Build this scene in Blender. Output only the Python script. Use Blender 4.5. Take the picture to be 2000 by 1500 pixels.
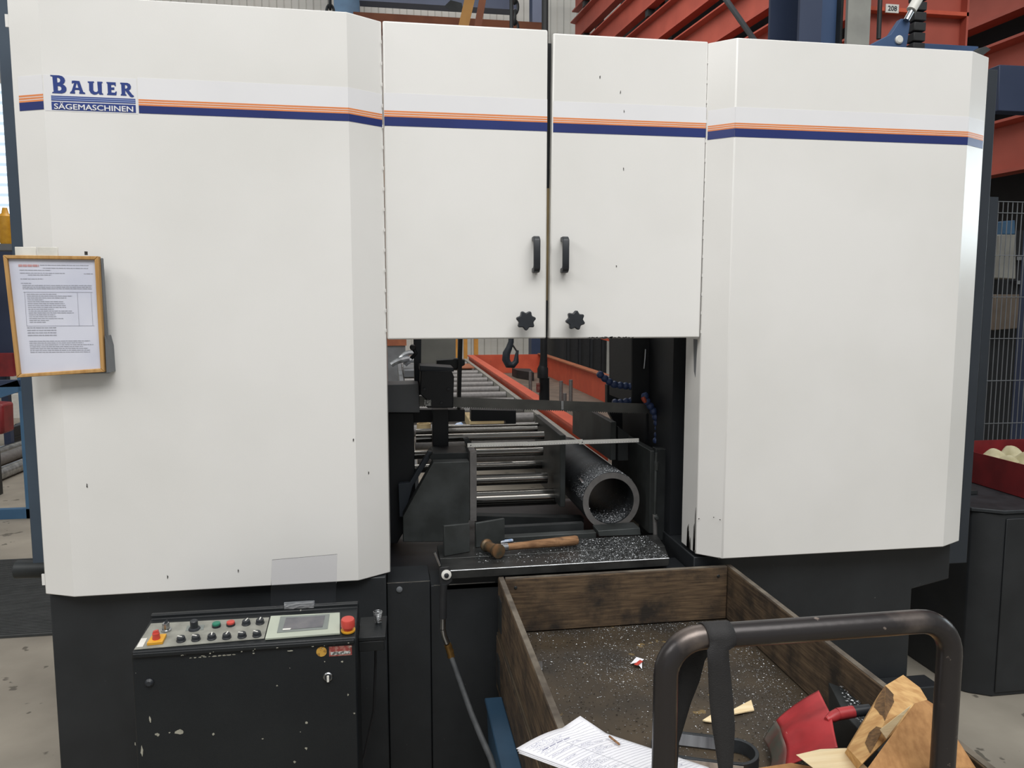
import bpy, bmesh, math, random
from mathutils import Vector, Matrix
from mathutils.geometry import tessellate_polygon
random.seed(7)
for o in list(bpy.data.objects): bpy.data.objects.remove(o)
S = bpy.context.scene
COL = S.collection
R = math.radians

# ------------------------------------------------------------------ camera
PITCH, YAW, EYE, FPX = R(5.97), R(8.9), 1.65, 1500.0
cd = bpy.data.cameras.new('camera'); cd.sensor_width = 36; cd.lens = 36 * FPX / 2000; cd.clip_start = 0.05; cd.clip_end = 200
cam = bpy.data.objects.new('camera', cd); COL.objects.link(cam)
cam.location = (0, 0, EYE); cam.rotation_euler = (R(90) - PITCH, 0, -YAW)
S.camera = cam
# ------------------------------------------------------------------ sky, lamps, exposure
w = bpy.data.worlds.new('world'); S.world = w; w.use_nodes = True
bg = w.node_tree.nodes['Background']; bg.inputs[0].default_value = (0.93, 0.97, 1.0, 1); bg.inputs[1].default_value = 0.35
def area(name, loc, target, sx, sy, power, col=(1, 1, 1)):
    l = bpy.data.lights.new(name, 'AREA'); l.shape = 'RECTANGLE'; l.size = sx; l.size_y = sy; l.energy = power; l.color = col
    o = bpy.data.objects.new(name, l); COL.objects.link(o); o.location = loc
    d = Vector(target) - Vector(loc); o.rotation_euler = d.to_track_quat('-Z', 'Y').to_euler(); return o
k_ = area('skylight_lamp', (1.0, -1.6, 6.6), (0.9, 1.6, 0.6), 7, 3.5, 222, (1, 0.985, 0.965)); k_.data.spread = R(120)
area('skylight_lamp', (1.5, 8.5, 8.6), (1.8, 13.0, 1.5), 10, 4.0, 720, (1, 0.98, 0.95))
area('high_window_lamp', (-6.5, -0.5, 6.0), (-0.6, 2.4, 2.0), 4, 2, 185, (1, 0.985, 0.96))
S.view_settings.view_transform = 'Standard'; S.view_settings.look = 'None'
S.view_settings.gamma = 1; S.view_settings.use_curve_mapping = False
S.view_settings.exposure = 0.0

# ------------------------------------------------------------------ pixel-to-world helpers (a point on a plane of real depth / height)
def _ray(u, v):
    a = (u - 1000) / FPX; b = (750 - v) / FPX
    f = math.cos(PITCH) + b * math.sin(PITCH)
    return (a * math.cos(YAW) + f * math.sin(YAW), -a * math.sin(YAW) + f * math.cos(YAW), -math.sin(PITCH) + b * math.cos(PITCH))
def AT(u, v, Y):
    r = _ray(u, v); t = Y / r[1]; return Vector((r[0] * t, Y, EYE + r[2] * t))
def ATZ(u, v, Z):
    r = _ray(u, v); t = (Z - EYE) / r[2]; return Vector((r[0] * t, r[1] * t, Z))
# ------------------------------------------------------------------ materials
def lin(c):
    return tuple(((x / 255) / 12.92 if x / 255 <= 0.04045 else ((x / 255 + 0.055) / 1.055) ** 2.4) for x in c) + (1,)
def mat(name, c, rough=0.5, metal=0.0, c2=None, scale=6.0, detail=4.0, lo=0.35, hi=0.65, bump=0.0, bscale=200.0, stretch=(1, 1, 1), emit=0.0, spec=0.5, trans=0.0, coat=0.0, specks=None, speck_scale=90, speck_t=0.72):
    m = bpy.data.materials.new(name); m.use_nodes = True
    nt = m.node_tree; N = nt.nodes; L = nt.links; b = N['Principled BSDF']
    b.inputs['Roughness'].default_value = rough; b.inputs['Metallic'].default_value = metal
    b.inputs['Specular IOR Level'].default_value = spec; b.inputs['Coat Weight'].default_value = coat; b.inputs['Coat Roughness'].default_value = 0.12
    b.inputs['Base Color'].default_value = lin(c)
    if trans: b.inputs['Transmission Weight'].default_value = trans; b.inputs['IOR'].default_value = 1.25
    if emit: b.inputs['Emission Color'].default_value = lin(c); b.inputs['Emission Strength'].default_value = emit
    tc = N.new('ShaderNodeTexCoord'); oi = N.new('ShaderNodeObjectInfo')
    add = N.new('ShaderNodeVectorMath'); add.operation = 'MULTIPLY_ADD'
    L.new(oi.outputs['Random'], add.inputs[0]); add.inputs[1].default_value = (7, 5, 3); L.new(tc.outputs['Object'], add.inputs[2])
    mp = N.new('ShaderNodeMapping'); mp.inputs['Scale'].default_value = stretch; L.new(add.outputs[0], mp.inputs[0])
    if c2:
        n = N.new('ShaderNodeTexNoise'); n.inputs['Scale'].default_value = scale; n.inputs['Detail'].default_value = detail; L.new(mp.outputs[0], n.inputs['Vector'])
        r = N.new('ShaderNodeValToRGB'); r.color_ramp.elements[0].position = lo; r.color_ramp.elements[1].position = hi
        r.color_ramp.elements[0].color = lin(c); r.color_ramp.elements[1].color = lin(c2)
        L.new(n.outputs['Fac'], r.inputs[0]); out = r.outputs[0]
        if specks:
            n2 = N.new('ShaderNodeTexNoise'); n2.inputs['Scale'].default_value = speck_scale; n2.inputs['Detail'].default_value = 3; L.new(add.outputs[0], n2.inputs['Vector'])
            r2 = N.new('ShaderNodeValToRGB'); r2.color_ramp.elements[0].position = speck_t; r2.color_ramp.elements[1].position = speck_t + 0.02
            L.new(n2.outputs['Fac'], r2.inputs[0])
            mx = N.new('ShaderNodeMix'); mx.data_type = 'RGBA'; L.new(r2.outputs[0], mx.inputs[0]); L.new(out, mx.inputs[6]); mx.inputs[7].default_value = lin(specks); out = mx.outputs[2]
        L.new(out, b.inputs['Base Color'])
    if bump:
        n = N.new('ShaderNodeTexNoise'); n.inputs['Scale'].default_value = bscale; n.inputs['Detail'].default_value = 2; L.new(mp.outputs[0], n.inputs['Vector'])
        bp = N.new('ShaderNodeBump'); bp.inputs['Strength'].default_value = bump; bp.inputs['Distance'].default_value = 0.002
        L.new(n.outputs['Fac'], bp.inputs['Height']); L.new(bp.outputs[0], b.inputs['Normal'])
    return m
def woodmat(name, c, c2, axis=0, scale=9.0, rough=0.75, dirt=None, dirt_lo=0.5, dirt_hi=0.7, ring=0.0):
    st = [14, 14, 14]; st[axis] = 1.1
    m = mat(name, c, rough, c2=c2, scale=scale, detail=6, lo=0.34, hi=0.66, bump=0.45, bscale=14, stretch=tuple(st), spec=0.25)
    if dirt:
        nt = m.node_tree; N = nt.nodes; L = nt.links; b = N['Principled BSDF']; src = b.inputs['Base Color'].links[0].from_socket
        add = [n for n in N if n.bl_idname == 'ShaderNodeVectorMath'][0]
        n = N.new('ShaderNodeTexNoise'); n.inputs['Scale'].default_value = 9; n.inputs['Detail'].default_value = 8; n.inputs['Roughness'].default_value = 0.65; L.new(add.outputs[0], n.inputs['Vector'])
        r = N.new('ShaderNodeValToRGB'); r.color_ramp.elements[0].position = dirt_lo; r.color_ramp.elements[1].position = dirt_hi; L.new(n.outputs['Fac'], r.inputs[0])
        mx = N.new('ShaderNodeMix'); mx.data_type = 'RGBA'; L.new(r.outputs[0], mx.inputs[0]); L.new(src, mx.inputs[6]); mx.inputs[7].default_value = lin(dirt); L.new(mx.outputs[2], b.inputs['Base Color'])
    return m
M = {}
M['white'] = mat('cream_paint', (230, 229, 226), 0.24, c2=(222, 221, 217), scale=1.6, lo=0.4, hi=0.7, bump=0.06, bscale=420)
M['decal_white'] = mat('decal_white', (229, 229, 231), 0.3, c2=(225, 225, 227), scale=3)
M['blue_ink'] = mat('blue_ink', (38, 52, 112), 0.3, c2=(34, 46, 102), scale=4)
M['logo_blue'] = mat('logo_blue', (52, 70, 134), 0.3, c2=(46, 64, 128), scale=20)
M['pale_blue'] = mat('pale_blue', (150, 166, 205), 0.35, c2=(140, 156, 198), scale=20)
M['orange_ink'] = mat('orange_ink', (228, 142, 86), 0.35, c2=(218, 132, 78), scale=8)
M['black'] = mat('black_paint', (38, 41, 44), 0.5, c2=(29, 32, 35), scale=5, bump=0.08, bscale=300, specks=(90, 90, 88), speck_scale=70, speck_t=0.76)
M['console'] = mat('console_paint', (27, 30, 32), 0.45, c2=(20, 23, 26), scale=4, bump=0.15, bscale=420, specks=(150, 148, 138), speck_scale=42, speck_t=0.76, spec=0.35)
M['deep'] = mat('oily_black', (30, 33, 37), 0.55, c2=(22, 24, 28), scale=5)
M['dark_blue_grey'] = mat('dark_plate', (48, 54, 62), 0.5, c2=(42, 48, 55), scale=4)
M['iron'] = mat('oily_iron', (72, 76, 76), 0.5, 0.35, c2=(54, 57, 56), scale=9, bump=0.1, bscale=90)
M['iron_dark'] = mat('dark_iron', (52, 55, 56), 0.5, 0.3, c2=(38, 41, 42), scale=8, bump=0.1, bscale=80)
M['table'] = mat('oily_table_steel', (66, 67, 66), 0.38, 0.45, c2=(44, 45, 45), scale=11, detail=8, bump=0.1, bscale=150)
M['grey_paint'] = mat('grey_paint', (112, 116, 120), 0.5, c2=(98, 101, 104), scale=5)
M['panel_grey'] = mat('panel_grey', (150, 150, 143), 0.5, c2=(136, 136, 130), scale=8)
M['chrome'] = mat('chrome_rod', (150, 147, 142), 0.17, 1.0)
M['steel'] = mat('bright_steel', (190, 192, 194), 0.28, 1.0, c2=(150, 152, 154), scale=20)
M['cut_steel'] = mat('sawn_steel', (128, 126, 124), 0.55, 0.5, c2=(116, 114, 113), scale=40, bump=0.1, bscale=300)
M['blade'] = mat('blade_steel', (120, 120, 116), 0.45, 0.6, c2=(98, 99, 96), scale=8)
M['chip'] = mat('steel_chips', (226, 229, 232), 0.35, 0.6, c2=(150, 154, 158), scale=300)
M['mill'] = mat('mill_scale', (58, 62, 66), 0.5, 0.4, c2=(44, 47, 50), scale=14, bump=0.2, bscale=60)
M['plastic'] = mat('black_plastic', (38, 42, 47), 0.45, c2=(32, 35, 40), scale=30)
M['red_plastic'] = mat('red_plastic', (196, 74, 64), 0.35, c2=(184, 66, 56), scale=20)
M['green_plastic'] = mat('green_plastic', (38, 120, 96), 0.35, c2=(32, 108, 86), scale=20)
M['yellow_plastic'] = mat('yellow_plastic', (222, 165, 50), 0.45, c2=(205, 148, 42), scale=20)
M['white_plastic'] = mat('white_plastic', (225, 224, 218), 0.4, c2=(214, 213, 206), scale=20)
M['panel_alu'] = mat('operator_plate', (152, 152, 143), 0.5, 0.1, c2=(132, 132, 124), scale=30, detail=6)
M['bezel'] = mat('screen_bezel', (182, 188, 172), 0.45, c2=(172, 178, 164), scale=12)
M['bezel_dark'] = mat('screen_surround', (128, 134, 130), 0.45, c2=(120, 126, 122), scale=12)
M['screen'] = mat('dead_screen', (88, 88, 92), 0.25, c2=(112, 110, 112), scale=26, detail=3, lo=0.4, hi=0.75)
M['acrylic'] = mat('smoked_acrylic', (240, 240, 244), 0.04, trans=1.0, spec=0.5)
M['orange'] = mat('orange_paint', (205, 92, 64), 0.5, c2=(190, 80, 56), scale=5, specks=(140, 80, 60), speck_scale=24, speck_t=0.7)
M['red_beam'] = mat('red_oxide_paint', (172, 82, 66), 0.55, c2=(156, 72, 58), scale=3, bump=0.05)
M['red_tray'] = mat('red_tray_paint', (142, 42, 45), 0.45, c2=(114, 35, 38), scale=8)
M['blue_col'] = mat('blue_steel_paint', (58, 84, 122), 0.5, c2=(48, 72, 108), scale=3)
M['navy'] = mat('navy_steel_paint', (50, 62, 88), 0.5, c2=(42, 54, 80), scale=3)
M['teal_blue'] = mat('teal_blue_paint', (70, 108, 140), 0.5, c2=(60, 96, 128), scale=5)
M['yellow_steel'] = mat('yellow_steel_paint', (206, 150, 72), 0.5, c2=(188, 132, 60), scale=6)
M['rust'] = mat('rust_brown_paint', (160, 98, 66), 0.6, c2=(140, 82, 56), scale=6)
M['wall'] = mat('wall_sheet', (212, 210, 203), 0.6, c2=(198, 196, 190), scale=0.7, stretch=(0.4, 1, 6))
M['concrete'] = mat('concrete_floor', (158, 151, 138), 0.8, c2=(126, 120, 109), scale=2.2, detail=9, lo=0.3, hi=0.7, bump=0.2, bscale=60, specks=(94, 89, 80), speck_scale=9, speck_t=0.66)
M['mat'] = mat('rubber_mat', (66, 68, 68), 0.7, c2=(56, 58, 58), scale=12)
M['crate'] = woodmat('old_oily_plank', (104, 86, 66), (70, 57, 45), 0, dirt=(46, 41, 37), dirt_lo=0.44, dirt_hi=0.66)
M['crate_y'] = woodmat('old_oily_side_plank', (104, 87, 68), (70, 58, 47), 1, dirt=(48, 43, 39), dirt_lo=0.44, dirt_hi=0.66)
M['crate_top'] = mat('grey_worn_edge', (112, 104, 92), 0.8, c2=(70, 62, 54), scale=14)
M['ply'] = mat('oily_plywood', (74, 63, 48), 0.6, c2=(47, 42, 36), scale=5, detail=9, lo=0.35, hi=0.68, bump=0.25, bscale=70, specks=(112, 94, 60), speck_scale=12, speck_t=0.68)
M['fresh'] = woodmat('fresh_timber', (216, 176, 120), (186, 142, 92), 0, scale=5, dirt=(120, 96, 70), dirt_lo=0.6, dirt_hi=0.8)
M['fresh2'] = woodmat('brown_timber', (186, 140, 92), (160, 116, 74), 1, scale=5, dirt=(96, 76, 56), dirt_lo=0.62, dirt_hi=0.8)
M['pale'] = woodmat('pale_sawn_timber', (240, 222, 184), (226, 203, 160), 0, scale=4)
M['handle_wood'] = woodmat('hammer_handle_wood', (160, 122, 88), (112, 82, 58), 0, scale=8, dirt=(60, 48, 40), dirt_lo=0.55, dirt_hi=0.75)
M['copper'] = mat('battered_copper', (132, 98, 66), 0.5, 0.5, c2=(84, 80, 66), scale=24)
M['pipe'] = mat('worn_black_pipe', (58, 55, 55), 0.32, 0.5, c2=(112, 102, 96), scale=5, detail=9, lo=0.56, hi=0.66, bump=0.2, bscale=60, specks=(140, 128, 120), speck_scale=34, speck_t=0.69)
M['strap'] = mat('black_webbing', (34, 33, 34), 0.75, c2=(42, 41, 41), scale=9, bump=0.4, bscale=500)
M['paper'] = mat('paper', (240, 240, 244), 0.7, c2=(232, 232, 238), scale=6)
M['paper_blue'] = mat('sheet_behind_glass', (214, 216, 228), 0.25, c2=(202, 205, 220), scale=8)
M['print'] = mat('grey_print', (172, 174, 184), 0.7, c2=(156, 158, 168), scale=40)
M['ink'] = mat('biro_ink', (150, 152, 176), 0.7, c2=(126, 128, 156), scale=40)
M['print_red'] = mat('red_print', (196, 150, 150), 0.7, c2=(186, 140, 140), scale=40)
M['frame_wood'] = woodmat('ochre_wood_frame', (192, 152, 98), (170, 128, 76), 2, scale=6)
M['clear'] = mat('cloudy_clear_strip', (226, 224, 216), 0.3, c2=(206, 204, 196), scale=20)
M['rag'] = mat('cotton_rag', (206, 200, 168), 0.85, c2=(176, 168, 132), scale=14)
M['cloth_blue'] = mat('blue_print_cloth', (120, 158, 205), 0.8, c2=(226, 230, 236), scale=30)
M['card'] = mat('cardboard', (178, 160, 120), 0.8, c2=(160, 140, 104), scale=10)
M['hose_blue'] = mat('blue_hose_plastic', (66, 84, 128), 0.4, c2=(52, 68, 106), scale=40)
M['hose'] = mat('grey_rubber_hose', (72, 74, 76), 0.5, c2=(60, 62, 64), scale=30)
M['brass'] = mat('brass', (150, 116, 66), 0.4, 0.8, c2=(120, 92, 54), scale=40)
M['rubber'] = mat('black_rubber', (26, 27, 29), 0.6, c2=(32, 33, 35), scale=20)
M['shovel_red'] = mat('red_shovel_paint', (180, 56, 60), 0.45, c2=(152, 46, 50), scale=16, specks=(190, 120, 112), speck_scale=60, speck_t=0.72)
M['shovel_worn'] = mat('worn_shovel_steel', (84, 86, 78), 0.55, 0.3, c2=(116, 70, 66), scale=20, detail=7)
M['bin'] = mat('blue_bin_plastic', (52, 80, 104), 0.45, c2=(44, 70, 92), scale=6)
M['sticker'] = mat('printed_label', (188, 190, 186), 0.6, c2=(90, 92, 90), scale=180, lo=0.45, hi=0.55)
M['sticker_red'] = mat('red_label', (140, 62, 58), 0.5, c2=(160, 110, 100), scale=90, lo=0.45, hi=0.55)
M['sticker_yellow'] = mat('yellow_label', (196, 152, 66), 0.5, c2=(150, 112, 48), scale=120, lo=0.5, hi=0.6)
M['chip_pale'] = mat('bare_primer_chip', (166, 164, 150), 0.6, c2=(140, 138, 126), scale=60)
M['scuff'] = mat('dark_scuff', (60, 58, 54), 0.6, c2=(44, 42, 40), scale=60)
M['glasswin'] = mat('bright_window', (225, 242, 250), 0.4, emit=7)
M['glasswin_back'] = mat('lit_window_glazing', (228, 240, 250), 0.4, emit=1.1)
M['slat'] = mat('frosted_louvre', (196, 216, 232), 0.4, emit=0.8)
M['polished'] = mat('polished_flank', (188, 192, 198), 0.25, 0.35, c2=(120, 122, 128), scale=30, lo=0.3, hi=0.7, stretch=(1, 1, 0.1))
M['tread'] = mat('tray_floor', (112, 100, 88), 0.6, c2=(92, 82, 72), scale=6)
M['stain'] = woodmat('oil_stained_wood', (128, 98, 66), (92, 70, 48), 2, scale=9, dirt=(66, 52, 40), dirt_lo=.48, dirt_hi=.66)
M['scratch'] = mat('raw_wood_scratch', (176, 142, 98), 0.8, c2=(140, 108, 72), scale=60)
M['tape'] = mat('clear_tape', (225, 226, 228), 0.12, trans=0.75)
M['slate'] = mat('slate_blue_plate', (66, 80, 94), 0.4, c2=(58, 70, 84), scale=4)
M['orange_tip'] = mat('orange_plastic', (206, 92, 66), 0.4, c2=(190, 80, 58), scale=40)

# ------------------------------------------------------------------ mesh builder
ORG = {}
class MB:
    def __init__(s): s.v = []; s.f = []
    def add(s, vs, fs):
        n = len(s.v); s.v += [Vector(p) for p in vs]; s.f += [tuple(i + n for i in f) for f in fs]; return s
    def box(s, x0, x1, y0, y1, z0, z1, mx=None):
        vs = [Vector((x, y, z)) for x in (x0, x1) for y in (y0, y1) for z in (z0, z1)]
        if mx: vs = [mx @ p for p in vs]
        return s.add(vs, [(0, 1, 3, 2), (4, 6, 7, 5), (0, 4, 5, 1), (2, 3, 7, 6), (0, 2, 6, 4), (1, 5, 7, 3)])
    def bar(s, a, b, wx, wz, up=(0, 0, 1)):
        a = Vector(a); b = Vector(b); d = b - a; L = d.length; q = d.normalized()
        x = q.cross(Vector(up)).normalized(); z = x.cross(q)
        mx = Matrix(((x[0], q[0], z[0], a[0]), (x[1], q[1], z[1], a[1]), (x[2], q[2], z[2], a[2]), (0, 0, 0, 1)))
        return s.box(-wx / 2, wx / 2, 0, L, -wz / 2, wz / 2, mx)
    def prism(s, pts, off):
        pts = [Vector(p) for p in pts]; off = Vector(off); n = len(pts)
        return s.add(pts + [p + off for p in pts], [tuple(range(n)), tuple(range(2 * n - 1, n - 1, -1))] + [(i, (i + 1) % n, (i + 1) % n + n, i + n) for i in range(n)])
    def pp(s, px, Y0, Y1):      # outline on the depth plane Y0, thickened to Y1
        return s.prism([AT(u, v, Y0) for u, v in px], (0, Y1 - Y0, 0))
    def slab(s, px, Z0, Z1):    # outline on the level Z0, thickened to Z1
        return s.prism([ATZ(u, v, Z0) for u, v in px], (0, 0, Z1 - Z0))
    def tube(s, pts, r, seg=12, caps=True, flat=None):
        pts = [Vector(p) for p in pts]; rs = r if isinstance(r, (list, tuple)) else [r] * len(pts)
        base = len(s.v); prev = None; fr = []
        for i, p in enumerate(pts):
            t = (pts[min(i + 1, len(pts) - 1)] - pts[max(i - 1, 0)]).normalized()
            if prev is None:
                h = Vector((0, 0, 1)) if abs(t.z) < 0.9 else Vector((1, 0, 0))
                a = t.cross(h).normalized()
            else:
                a = (prev - t * prev.dot(t)).normalized()
            prev = a; b = t.cross(a); fr.append((p, a, b))
        for (p, a, b), rr in zip(fr, rs):
            for k in range(seg):
                an = 2 * math.pi * k / seg; s.v.append(p + a * math.cos(an) * rr + b * math.sin(an) * rr)
        for i in range(len(pts) - 1):
            for k in range(seg):
                k2 = (k + 1) % seg; s.f.append((base + i * seg + k, base + i * seg + k2, base + (i + 1) * seg + k2, base + (i + 1) * seg + k))
        if caps:
            s.f.append(tuple(base + k for k in range(seg - 1, -1, -1))); e = base + (len(pts) - 1) * seg; s.f.append(tuple(e + k for k in range(seg)))
        return s
    def lathe(s, prof, org, axis=(0, 0, 1), seg=20, caps=True):
        org = Vector(org); ax = Vector(axis).normalized(); h = Vector((0, 0, 1)) if abs(ax.z) < 0.9 else Vector((1, 0, 0))
        a = ax.cross(h).normalized(); b = ax.cross(a); base = len(s.v)
        for r, t in prof:
            for k in range(seg):
                an = 2 * math.pi * k / seg; s.v.append(org + ax * t + a * math.cos(an) * r + b * math.sin(an) * r)
        for i in range(len(prof) - 1):
            for k in range(seg):
                k2 = (k + 1) % seg; s.f.append((base + i * seg + k, base + i * seg + k2, base + (i + 1) * seg + k2, base + (i + 1) * seg + k))
        if not caps: return s
        if prof[0][0] > 1e-5: s.f.append(tuple(base + k for k in range(seg - 1, -1, -1)))
        if prof[-1][0] > 1e-5: e = base + (len(prof) - 1) * seg; s.f.append(tuple(e + k for k in range(seg)))
        return s
    def hull(s, pts):
        bm = bmesh.new(); [bm.verts.new(p) for p in pts]; bmesh.ops.convex_hull(bm, input=bm.verts[:])
        loose = [v for v in bm.verts if not v.link_faces]; bmesh.ops.delete(bm, geom=loose, context='VERTS')
        bmesh.ops.dissolve_limit(bm, angle_limit=R(4), verts=bm.verts[:], edges=bm.edges[:])
        bm.verts.index_update(); s.add([v.co.copy() for v in bm.verts], [tuple(v.index for v in f.verts) for f in bm.faces]); bm.free(); return s
    def sheet(s, rows):
        n = len(s.v); nr = len(rows); nc = len(rows[0])
        for r in rows: s.v += [Vector(p) for p in r]
        for i in range(nr - 1):
            for j in range(nc - 1): s.f.append((n + i * nc + j, n + i * nc + j + 1, n + (i + 1) * nc + j + 1, n + (i + 1) * nc + j))
        return s
    def build(s, name, m, parent=None, bev=0.0, smooth=35, fix=True, org=None, **pr):
        if org is None:
            xs = [p.x for p in s.v]; ys = [p.y for p in s.v]; zs = [p.z for p in s.v]
            org = Vector(((min(xs) + max(xs)) / 2, (min(ys) + max(ys)) / 2, min(zs)))
        me = bpy.data.meshes.new(name); me.from_pydata([p - org for p in s.v], [], s.f)
        if fix:
            bm = bmesh.new(); bm.from_mesh(me); bmesh.ops.remove_doubles(bm, verts=bm.verts[:], dist=1e-6); bmesh.ops.recalc_face_normals(bm, faces=bm.faces[:]); bm.to_mesh(me); bm.free()
        me.materials.append(M[m] if isinstance(m, str) else m)
        if smooth: me.shade_smooth(); me.set_sharp_from_angle(angle=R(smooth))
        o = bpy.data.objects.new(name, me); COL.objects.link(o)
        ORG[o.name] = org
        if parent: o.parent = parent; o.location = org - ORG[parent.name]
        else: o.location = org
        if bev:
            b = o.modifiers.new('bevel', 'BEVEL'); b.width = bev; b.segments = 2; b.limit_method = 'ANGLE'; b.angle_limit = R(40)
        for k, x in pr.items(): o[k] = x
        return o
def thing(name, label, cat, loc, group=None):
    o = bpy.data.objects.new(name, None); COL.objects.link(o); o.empty_display_size = 0.05; o.location = loc; ORG[o.name] = Vector(loc)
    o['label'] = label; o['category'] = cat
    if group: o['group'] = group
    return o
def tag(o, label, cat, group=None):
    o['label'] = label; o['category'] = cat
    if group: o['group'] = group
    return o
def struct(name, mb, m, parent=None, **k):
    o = mb.build(name, m, parent, **k)
    if not parent: o['kind'] = 'structure'
    return o
def dup(o, delta, label=None, parent=None):
    c = o.copy(); COL.objects.link(c); c.location = Vector(o.location) + Vector(delta); ORG[c.name] = ORG[o.name] + Vector(delta)
    if parent: c.parent = parent
    if label: c['label'] = label
    for ch in list(o.children):
        d = ch.copy(); COL.objects.link(d); d.parent = c; ORG[d.name] = ORG[ch.name] + Vector(delta)
        for g in list(ch.children):
            e = g.copy(); COL.objects.link(e); e.parent = d; ORG[e.name] = ORG[g.name] + Vector(delta)
    return c
def plain_text(txt, height, width, org, xdir, zdir, m, parent, name='lettering', depth=0.0006, bold=0.0, heavy=0.0):
    cu = bpy.data.curves.new('t', 'FONT'); cu.body = txt; cu.size = 1; cu.extrude = 0; cu.offset = bold; cu.resolution_u = 3
    o = bpy.data.objects.new('t', cu); COL.objects.link(o); bpy.context.view_layer.update()
    me = bpy.data.meshes.new_from_object(o.evaluated_get(bpy.context.evaluated_depsgraph_get()))
    vs = [v.co.copy() for v in me.vertices]; fs = [tuple(p.vertices) for p in me.polygons]
    bpy.data.objects.remove(o); bpy.data.curves.remove(cu)
    x0 = min(p.x for p in vs); x1 = max(p.x for p in vs); y0 = min(p.y for p in vs); y1 = max(p.y for p in vs)
    xd = Vector(xdir).normalized(); zd = Vector(zdir).normalized(); org = Vector(org); nrm = xd.cross(zd)
    P = [org + xd * ((p.x - x0) / (x1 - x0) * width) + zd * ((p.y - y0) / (y1 - y0) * height) + nrm * depth for p in vs]
    mb = MB(); mb.add(P, fs)
    if heavy:
        for q_, (a, b) in enumerate(((1, 0), (-1, 0), (0, .6), (0, -.6))): mb.add([p + (xd * a + zd * b) * heavy + nrm * .00006 * (q_ + 1) for p in P], fs)
    return mb.build(name, m, parent, smooth=0, fix=False)
def star(org, r, r2, n, axis_y, ph=0.0, d=0.02, mb=None):
    mb = mb or MB(); pts = []
    for k in range(n):
        for (rr, da) in ((r, -0.09), (r, 0.09), (r2, math.pi / n)):
            a = ph + 2 * math.pi * k / n + da; pts.append(Vector(org) + Vector((math.cos(a) * rr, 0, math.sin(a) * rr)))
    return mb.prism(pts, (0, axis_y * d, 0))

# ================================================================== SETTING
struct('floor', MB().box(-9, 12.2, -5, 17.5, -0.1, 0), 'concrete', smooth=0)
def ribbed(x0, x1, y, z0, z1, pitch, d):
    mb = MB(); pts = []; x = x0
    while x < x1:
        pts += [(x, 0), (x + pitch * .4, 0), (x + pitch * .5, -d), (x + pitch * .9, -d)]; x += pitch
    rows = [[Vector((px, y + dy, z)) for px, dy in pts] for z in (z0, z1)]
    return mb.sheet(rows)
wb = struct('wall_back', ribbed(-9, 12.2, 17.4, 0, 9, 0.3, 0.04), 'wall', smooth=0, fix=False)
struct('wall_left', MB().box(-9.1, -9, -5, 17.5, 0, 9), 'wall', smooth=0)
struct('wall_right', MB().box(12.2, 12.3, -5, 17.5, 0, 9), 'wall', smooth=0)
# back window at the far left, with its louvre slats
wx0, wx1, wz0, wz1 = -8.6, -7.15, 2.7, 6.0
win = struct('window_1', MB().box(wx0, wx1, 17.24, 17.33, wz0, wz1), 'glasswin_back', smooth=0)
fr = MB()
for x in (wx0 - .06, wx1): fr.box(x, x + .08, 17.16, 17.33, wz0 - .08, wz1 + .08)
for z in (wz0 - .08, wz1): fr.box(wx0, wx1, 17.16, 17.33, z, z + .08)
fr.build('window_frame', 'white_plastic', win)
for k in range(16):
    z = wz0 + .1 + k * .2
    MB().box(wx0, wx1, 17.18, 17.23, z, z + .06).build('louvre_slat', 'slat', win, smooth=0)
# tall window in the right-hand wall: seen mirrored in the glossy right cover
win2 = struct('window_2', MB().box(12.1, 12.18, 1.6, 5.2, 2.4, 4.0), 'glasswin', smooth=0)
fr = MB()
for y in (1.52, 5.2): fr.box(12.06, 12.18, y, y + .08, 2.32, 4.08)
for z in (2.32, 4.0): fr.box(12.06, 12.18, 1.6, 5.2, z, z + .08)
fr.build('window_frame', 'white_plastic', win2)

# ================================================================== THE BAND SAW
ZL0, ZL1, ZR0, ZR1 = 0.782, 2.497, 0.792, 2.484
saw = thing('band_saw', 'large cream industrial band saw with two black-handled doors and blue and orange stripes', 'saw', (0.5, 2.6, 0))
PL = [(-1.04, 2.42), (-0.945, 2.38), (-0.115, 2.387), (-0.016, 2.45)]
PR = [(1.022, 2.443), (1.092, 2.38), (1.92, 2.38), (2.025, 2.432)]
def plan(pts, z0, z1): return MB().prism([(x, y, z0) for x, y in pts], (0, 0, z1 - z0))
cl = plan(PL + [(-0.016, 2.75), (-1.04, 2.75)], ZL0, ZL1).build('cover', 'white', saw, bev=0.003, smooth=8)
cl['label'] = 'left cream cover bearing the maker\'s lettering'
cr = plan(PR + [(2.025, 2.574), (1.022, 2.574)], ZR0, ZR1).build('cover', 'white', saw, bev=0.003, smooth=8)
cr['label'] = 'right cream cover with paint worn off its lower inner corner'
def strip(pl, z0, z1, m, parent, name, off=0.0009, th=0.0006):
    for (xa, ya), (xb, yb) in zip(pl[:-1], pl[1:]):
        d = Vector((xb - xa, yb - ya, 0)).normalized(); n = Vector((d.y, -d.x, 0))
        a = Vector((xa, ya, z0)) + n * (off - th); b = Vector((xb, yb, z0)) + n * (off - th); up = Vector((0, 0, z1 - z0))
        MB().prism([a, b, b + up, a + up], n * th).build(name, m, parent, smooth=0)
def stripes(pl, zb, zm, zt, z9, parent, band=True):
    if band: strip(pl, zb, z9, 'decal_white', parent, 'decal_film', 0.0006, 0.0005)
    strip(pl, zb, zm, 'blue_ink', parent, 'blue_stripe')
    h = (zt - zm - 0.001) / 5
    for k in range(3): strip(pl, zm + 0.001 + h * 2 * k - 0.0007, zm + 0.001 + h * (2 * k + 1) + 0.0007, 'orange_ink', parent, 'orange_stripe')
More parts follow.
